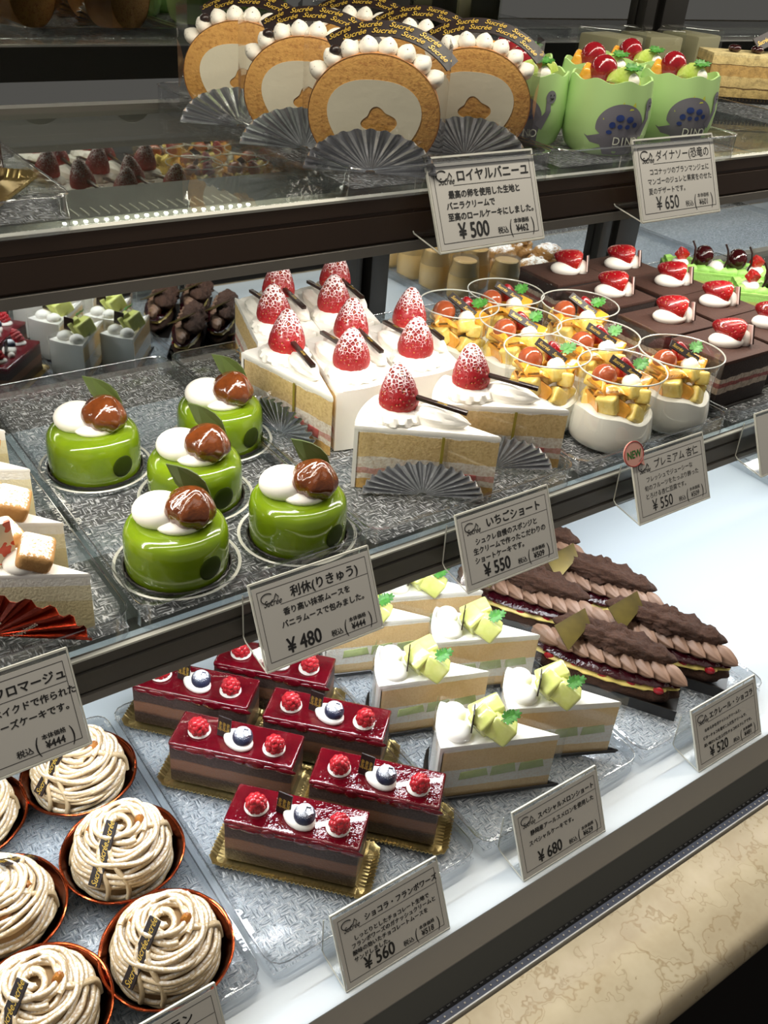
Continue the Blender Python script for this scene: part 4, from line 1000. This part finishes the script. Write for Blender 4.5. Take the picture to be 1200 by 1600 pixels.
def dinocup(label):
    t = thing('dinosaur_cup', label, 'dessert cup'); t.scale = (.93, .93, .90)
    pr = [(0, .0006)]+[(r, z) for r, z in CP]+[(r-.0016, z) for r, z in CP[::-1]][:5]+[(0, .006)]
    obj('cup_shell', lathe(pr, 72, lambda r, z, a: (r*(1+.008*math.cos(8*a)*(z > .05)), z+.0015*math.cos(8*a)*max(0, (z-.035)/.021))), 'dino_cup', t)
    sh = .001
    body = ell(sh, .0215, .0165, .0150, 30, -10, 190)+[(-.013+sh, .016), (-.021+sh, .0135), (-.0235+sh, .0145), (-.019+sh, .0095), (-.012+sh, .0085), (-.008+sh, .0065), (-.0085+sh, .0015), (.001+sh, .0015), (.002+sh, .0065), (.008+sh, .0075), (.009+sh, .0015), (.017+sh, .0015), (.0155+sh, .012)]
    body = [(sh+(x-sh)*1.16-.002, .001+(y-.001)*1.13) for x, y in body]
    b = obj('dinosaur_print', J(on_cup(body), on_cup([(.012+sh, .02), (.0185+sh, .016), (.024+sh, .030), (.0235+sh, .038), (.0195+sh, .038), (.0195+sh, .030)], .0005), on_cup(ell(.0235+sh, .0405, .0045, .0048), .0006)), 'dino_body', t)
    obj('spot_print', J(*[on_cup(ell(x+sh, y, a, c, 10), .0009) for x, y, a, c in ((-.004, .031, .0032, .0026), (.004, .030, .003, .0025), (-.009, .0255, .0024, .0024), (-.003, .0245, .002, .0018), (.003, .0245, .002, .0018), (.009, .026, .002, .002), (-.0105, .020, .0022, .0016))]), 'dino_spot', b)
    obj('spike_print', J(*[on_cup([(x-.003+sh, y), (x+.003+sh, y-.001+.0006*k), (x-.002+sh+.0012*k, y+.0062)], .0003) for k, (x, y) in enumerate(((-.0155, .026), (-.0105, .0325), (-.003, .0365), (.0055, .0365)))]), 'dino_spike', t)
    for k, ch in enumerate('DINO'):
        x = -.0035+sh+k*.0052; z = .0105; q = cup_r(z+.003)+.0010; a = -math.pi/2+x/.0335
        text('printed_letter', ch, .0086, 'white_ink', b, (q*math.cos(a), q*math.sin(a), z), (R(90), 0, a+math.pi/2), 'CENTER', bold=0)
    obj('face_print', J(on_cup(ell(.0225+sh, .0418, .0005, .0008, 8), .0010), on_cup(ell(.0255+sh, .0418, .0005, .0008, 8), .0010), on_cup(ell(.024+sh, .0398, .0018, .0012, 10, 180, 360), .0010)), 'ink', b)
    obj('dessert_filling', lathe([(0, .046), (.030, .046), (.0302, .044), (0, .04)], 40), 'panna', t)
    obj('red_grape', blob(.0108, .0105, .0115, 24, 14), 'grape_dark', t, loc=(-.007, .004, .060))
    obj('lime_wedge', prism(ell(0, 0, .014, .012, 14, 0, 180), -.004, .004, .001), 'lime', t, loc=(.006, -.009, .052), rot=(R(70), R(10), R(10)))
    obj('lime_wedge', prism(ell(0, 0, .012, .011, 14, 0, 180), -.004, .004, .001), 'lime', t, loc=(.014, .006, .052), rot=(R(80), R(-10), R(60)))
    obj('orange_segment', box(0, 0, 0, .016, .012, .012, .003, 3), 'orange', t, loc=(.004, .018, .055), rot=(R(20), R(15), R(30)))
    obj('orange_segment', box(0, 0, 0, .014, .010, .014, .003, 3), 'orange', t, loc=(-.017, .012, .055), rot=(R(20), R(-15), R(60)))
    obj('cream_dollop', dollop(.006, .008), 'cream', t, loc=(.013, -.008, .052))
    obj('chervil_sprig', leaf_vf(.0115), 'chervil', t, loc=(.004, -.010, .063), rot=(R(24), R(0), R(10)))
    return t
rows(dinocup, [(.578, .516, TOP, -24, 'pale green dinosaur cup at the front, to the side of the roll slices'),
  (.666, .525, TOP, -24, 'pale green dinosaur cup at the front, directly behind the dinosaur price card'),
  (.531, .556, TOP, -48, 'pale green dinosaur cup second row next to the roll slices, smiling face showing'),
  (.627, .574, TOP, -24, 'pale green dinosaur cup second row behind the dinosaur price card cup'),
  (.578, .622, TOP, -24, 'pale green dinosaur cup third row next to the roll slices'),
  (.690, .592, TOP, -24, 'pale green dinosaur cup third row, farthest from the front glass')], 'green dinosaur cups')

def coffee_cake(label):
    t = thing('coffee_layer_cake', label, 'cake'); L, d, h = .115, .042, .040
    bd = obj('black_board', box(0, 0, .0012, L+.022, d+.022, .0024, .0006), 'board', t)
    obj('fluted_rim', J(*[box(-L/2-.010+i*.0038, -d/2-.0105, .0028, .0024, .0016, .0042) for i in range(36)]), 'board', t)
    obj('layered_body', box(0, 0, h/2+.003, L, d, h, .001), 'opera', t)
    for x in (-.030, -.006): obj('coffee_bean', T(J(T(blob(.0058, .004, .0035, 12, 8), (0, .0022, 0)), T(blob(.0058, .004, .0035, 12, 8), (0, -.0022, 0)))), 'cherry', t, loc=(x, -.004, h+.0065), rot=(0, 0, R(30)))
    p = plaque(t, .050, .014, (.012, .002, h+.020), (R(50), R(-22), R(20)), ('Sucree', 'Sucree', 'Sucree'), .0062)
    obj('cream_dollop', dollop(.009, .012), 'cream', t, loc=(.028, 0, h+.003))
    return t
o = coffee_cake('layered coffee cake on a black fluted board on the upper shelf'); o.location = (.935, .645, TOP); o.rotation_euler = (0, 0, R(-30))
def dark_cake(label):
    t = thing('dark_chocolate_cake', label, 'cake')
    gold_tray(.105, .075, t)
    obj('cake_body', box(0, 0, .0255, .078, .05, .046, .004, 3), 'cherry', t)
    obj('cake_top', box(0, 0, .0495, .079, .051, .004, .0018), 'choc', t)
    return t
o = dark_cake('dark glossy cake on a gold fluted board at the edge of the upper shelf'); o.location = (.103, .552, TOP); o.rotation_euler = (0, 0, R(-36))
def glass_pot(label):
    t = thing('square_dessert_glass', label, 'dessert cup')
    obj('cream_filling', box(0, 0, .032, .046, .046, .036, .003), 'opera_cream', t)
    obj('red_jelly', box(0, 0, .0085, .046, .046, .011, .002), 'grape_dark', t)
    obj('glass_wall', box(0, 0, .028, .050, .050, .055, .003), 'jar', t)
    return t
M['opera_cream'] = simple('pale_custard_cream', '8f896c', .5)
rows(glass_pot, [(.80, .725, TOP, 10, 'square dessert glass behind the dinosaur cups, nearest the roll cakes'),
  (.865, .730, TOP, -5, 'square dessert glass behind the dinosaur cups, in the middle of three'),
  (.935, .735, TOP, 8, 'square dessert glass by the upright post behind the coffee cake')], 'square dessert glasses')

# ------------------------------------------------------------------ price cards in bent acrylic holders
def card(label, x, yb, zb, title, body, price, net, tsize=.0082, bsize=.0052, tx=.5, badge=False, hand=False, holder='hang', blank=False, bodyx=.0):
    """stands with its lower front edge at (x, yb, zb); the panel leans back, the foot goes back and the rear leg rises"""
    W_, Hh = .090, .058; lean = R(25.6)
    t = thing('price_card', label, 'price card', (x, yb, H+zb)); t.rotation_euler = (R(90)-lean, 0, 0)
    # panel frame: local x along the card, local y up the panel, local z towards the customer
    inv = Matrix.Rotation(-(R(90)-lean), 3, 'X')
    def wl(dy, dz): v = inv @ Vector((0, dy, dz)); return (v.y, v.z)
    obj('front_panel', box(W_/2, Hh/2, -.0006, W_, Hh, .0012, .0002, 1), 'acrylic', t, smooth=False)
    obj('paper_sheet', box(W_/2, Hh/2-.001, .0003, W_-.0022, Hh-.0042, .0004), 'paper', t, smooth=False)
    obj('top_edge', box(W_/2, Hh-.0002, -.0004, W_, .0012, .0018), 'acrylic_edge', t, smooth=False)
    for xx in (.0002, W_-.0002): obj('side_edge', box(xx, Hh/2, -.0004, .0010, Hh, .0018), 'acrylic_edge', t, smooth=False)
    prof = [wl(0, 0), wl(.028, .0045), wl(.031, .007), wl(.032, .040)]
    ps = []
    for a, b in zip(prof, prof[1:]):
        ps.append(sheet(lambda u, v, a=a, b=b: (W_*u, a[0]+(b[0]-a[0])*v, a[1]+(b[1]-a[1])*v), 1, 1, .0012))
    obj('rear_leg', J(*ps), 'acrylic', t, smooth=False)
    for xx in (0, W_): obj('leg_edge', tube([(xx, *p) for p in prof], .0005, 5), 'acrylic_edge', t)
    obj('foot_edge', tube([(0, *prof[0]), (W_, *prof[0])], .0009, 6), 'acrylic_edge', t)
    if blank: return t
    m = .0042; y0, y1 = m+.001, Hh-m-.002
    fr = J(box(W_/2, y0, .0006, W_-2*m, .00028, .0001), box(W_/2, y1, .0006, W_-2*m, .00028, .0001), box(m, (y0+y1)/2, .0006, .00028, y1-y0, .0001), box(W_-m, (y0+y1)/2, .0006, .00028, y1-y0, .0001), box(W_*.58, y1-.0118, .0006, W_*.74, .00025, .0001))
    obj('printed_border', fr, 'ink', t, smooth=False)
    # flourish and small script at the head of the card
    sw = [(.0105+.0045*math.cos(R(a))*(1-.002*a/9), y1-.0055+.0032*math.sin(R(a)), .0007) for a in range(40, 330, 15)]+[(.015, y1-.0075, .0007), (.017, y1-.004, .0007), (.0185, y1-.0065, .0007)]
    obj('printed_flourish', tube(sw, .00032, 5), 'ink', t)
    script('Sucrée', .0058, t, (.0135, y1-.0108, .0007), (0, 0, 0), 'ink')
    z = .0007; b = .00016 if not hand else .00002
    text('printed_title', title, tsize, 'ink', t, (W_*tx+.008, y1-.0092, z), align='CENTER', bold=b*1.4, sx=.95)
    k = max(1, len(body)); lh = min(.0080, .0205/k)
    for i, s in enumerate(body):
        text('printed_line', s, bsize, 'ink', t, (.0105+bodyx+(.003 if i == 0 else 0), y1-.0192-i*lh, z), bold=b, sx=.98)
    if price: text('printed_price', '¥ '+price, .0136, 'ink', t, (.0175, y0+.0018, z), bold=b*2.2, sx=.8)
    if not net: return t
    text('printed_note', '税込', .0046, 'ink', t, (.0500, y0+.0020, z), bold=b*.6)
    text('printed_note', '本体価格', .0034, 'ink', t, (.0715, y0+.0072, z), align='CENTER', bold=b*.6)
    text('printed_net_price', '¥'+net, .0062, 'ink', t, (.0715, y0+.0014, z), align='CENTER', bold=b*1.2, sx=.85)
    for xx, c in ((.0615, '('), (.0815, ')')): text('printed_bracket', c, .0125, 'ink', t, (xx, y0+.0010, z), align='CENTER', sx=.7)
    if badge:
        bd = obj('round_badge', T(prism(ell(0, 0, .0115, .0105, 40), 0, .0012, .0003), (0, 0, 0)), 'badge', t, loc=(.0015, Hh+.0015, .0012))
        obj('badge_tail', prism([(.004, -.007), (.010, -.004), (.011, -.012)], 0, .0012), 'badge', bd)
        obj('badge_border', tube([(.0112*math.cos(R(a)), .0102*math.sin(R(a)), .0012) for a in range(0, 360, 10)], .0005, 6, closed=True), 'badge_edge', bd)
        text('badge_lettering', 'NEW', .0088, 'badge_green', bd, (0, -.0032, .0014), align='CENTER', bold=.0003, sx=.8)
    return t
M['badge'] = simple('salmon_badge', 'cf9a8c', .4); M['badge_edge'] = simple('red_badge_edge', '9a3a34', .4); M['badge_green'] = simple('green_badge_lettering', '2f6a2c', .5)
BT, BM, BB = (.4566, -.1857), (.393, -.4163), (.2874, -.6244)
card('price card for the vanilla roll slices, reading 500 yen', .3833, *BT, 'ロイヤルバニーユ', ['最高の卵を使用した生地と', 'バニラクリームで', '至高のロールケーキにしました。'], '500', '462')
card('handwritten price card for the dinosaur cups, reading 650 yen', .5725, *BT, 'ダイナソー(恐竜の', ['ココナッツのブランマンジェに', 'マンゴーのジュレと果実をのせた', '夏のデザートです。'], '650', '601', hand=True, tsize=.0078, bsize=.0050)
card('price card for the green tea domes, reading 480 yen', .2254, *BM, '利休(りきゅう)', ['香り高い抹茶ムースを', 'バニラムースで包みました。'], '480', '444', bodyx=.006)
card('price card for the strawberry wedges, reading 550 yen in print', .3907, *BM, 'いちごショート', ['シュクレ自慢のスポンジと', '生クリームで作ったこだわりの', 'ショートケーキです。'], '550', '509')
card('handwritten price card for the fruit cups with a round NEW badge', .5742, *BM, 'プレミアム 杏仁', ['フレッシュでジューシーな', '旬のフルーツをたっぷり飾った', 'とろける杏仁豆腐です。'], '550', '509', hand=True, badge=True, bsize=.0050)
card('price card for the cheese wedges hanging above the chestnut domes', .0215, *BM, 'ベイクドフロマージュ', ['ベイクドで作られた', 'チーズケーキです。'], '', '444', bodyx=.030, tsize=.0070)
card('price card at the picture edge below the chocolate strawberry blocks', .738, *BM, '', [], '', '', blank=True)
card('price card for the raspberry chocolate slices, reading 560 yen', .2293, *BB, 'ショコラ・フランボワーズ', ['しっとりとしたチョコレート生地で', 'フランボワーズのガナッシュクリームと', '酸味の効いたチョコレートムースを', 'サンドしました。'], '560', '518', tx=.53, tsize=.0055, bsize=.0041)
card('price card for the melon wedges, reading 680 yen', .3923, *BB, 'スペシャルメロンショート', ['静岡産アールスメロンを使用した', 'スペシャルケーキです。'], '680', '629', tx=.51, tsize=.0054, bsize=.0047)
card('price card for the chocolate eclairs, reading 520 yen', .6009, *BB, 'エクレール・ショコラ', ['なめらかなガナッシュクリームと、', 'ビターチョコを混ぜこんだ生クリームで、', '深い味わいに仕上げたチョコのエクレアです。'], '520', '481', tsize=.0066, bsize=.0034)
card('price card for the chestnut domes, only its top corner in view', .0545, *BB, 'モンブラン', [], '', '')

# lettering becomes plain mesh; bold strokes are the letters laid over themselves a hair apart
dg = bpy.context.evaluated_depsgraph_get(); done = {}
for o in [o for o in SC.objects if o.type == 'FONT']:
    if o.data.name not in done:
        me = bpy.data.meshes.new_from_object(o.evaluated_get(dg)); b = o.data['bold']
        if b > .002:
            v = [x.co.copy() for x in me.vertices]; f = [tuple(p.vertices) for p in me.polygons]; k = len(v); mt = me.materials[0]
            m2 = bpy.data.meshes.new(o.data.name); sh = ((-b, 0), (b, 0), (0, -b*.7), (0, b*.7))
            m2.from_pydata([tuple(q+Vector((x, y, .0005*j))) for j, (x, y) in enumerate(sh) for q in v], [], [tuple(i+k*j for i in p) for j in range(4) for p in f])
            m2.materials.append(mt); me = m2
        done[o.data.name] = me
    nm = o.name; o.name = 'old_lettering'
    q = bpy.data.objects.new(nm, done[o.data.name]); C.objects.link(q); q.parent = o.parent; q.location = o.location; q.rotation_euler = o.rotation_euler; q.scale = o.scale
    bpy.data.objects.remove(o)
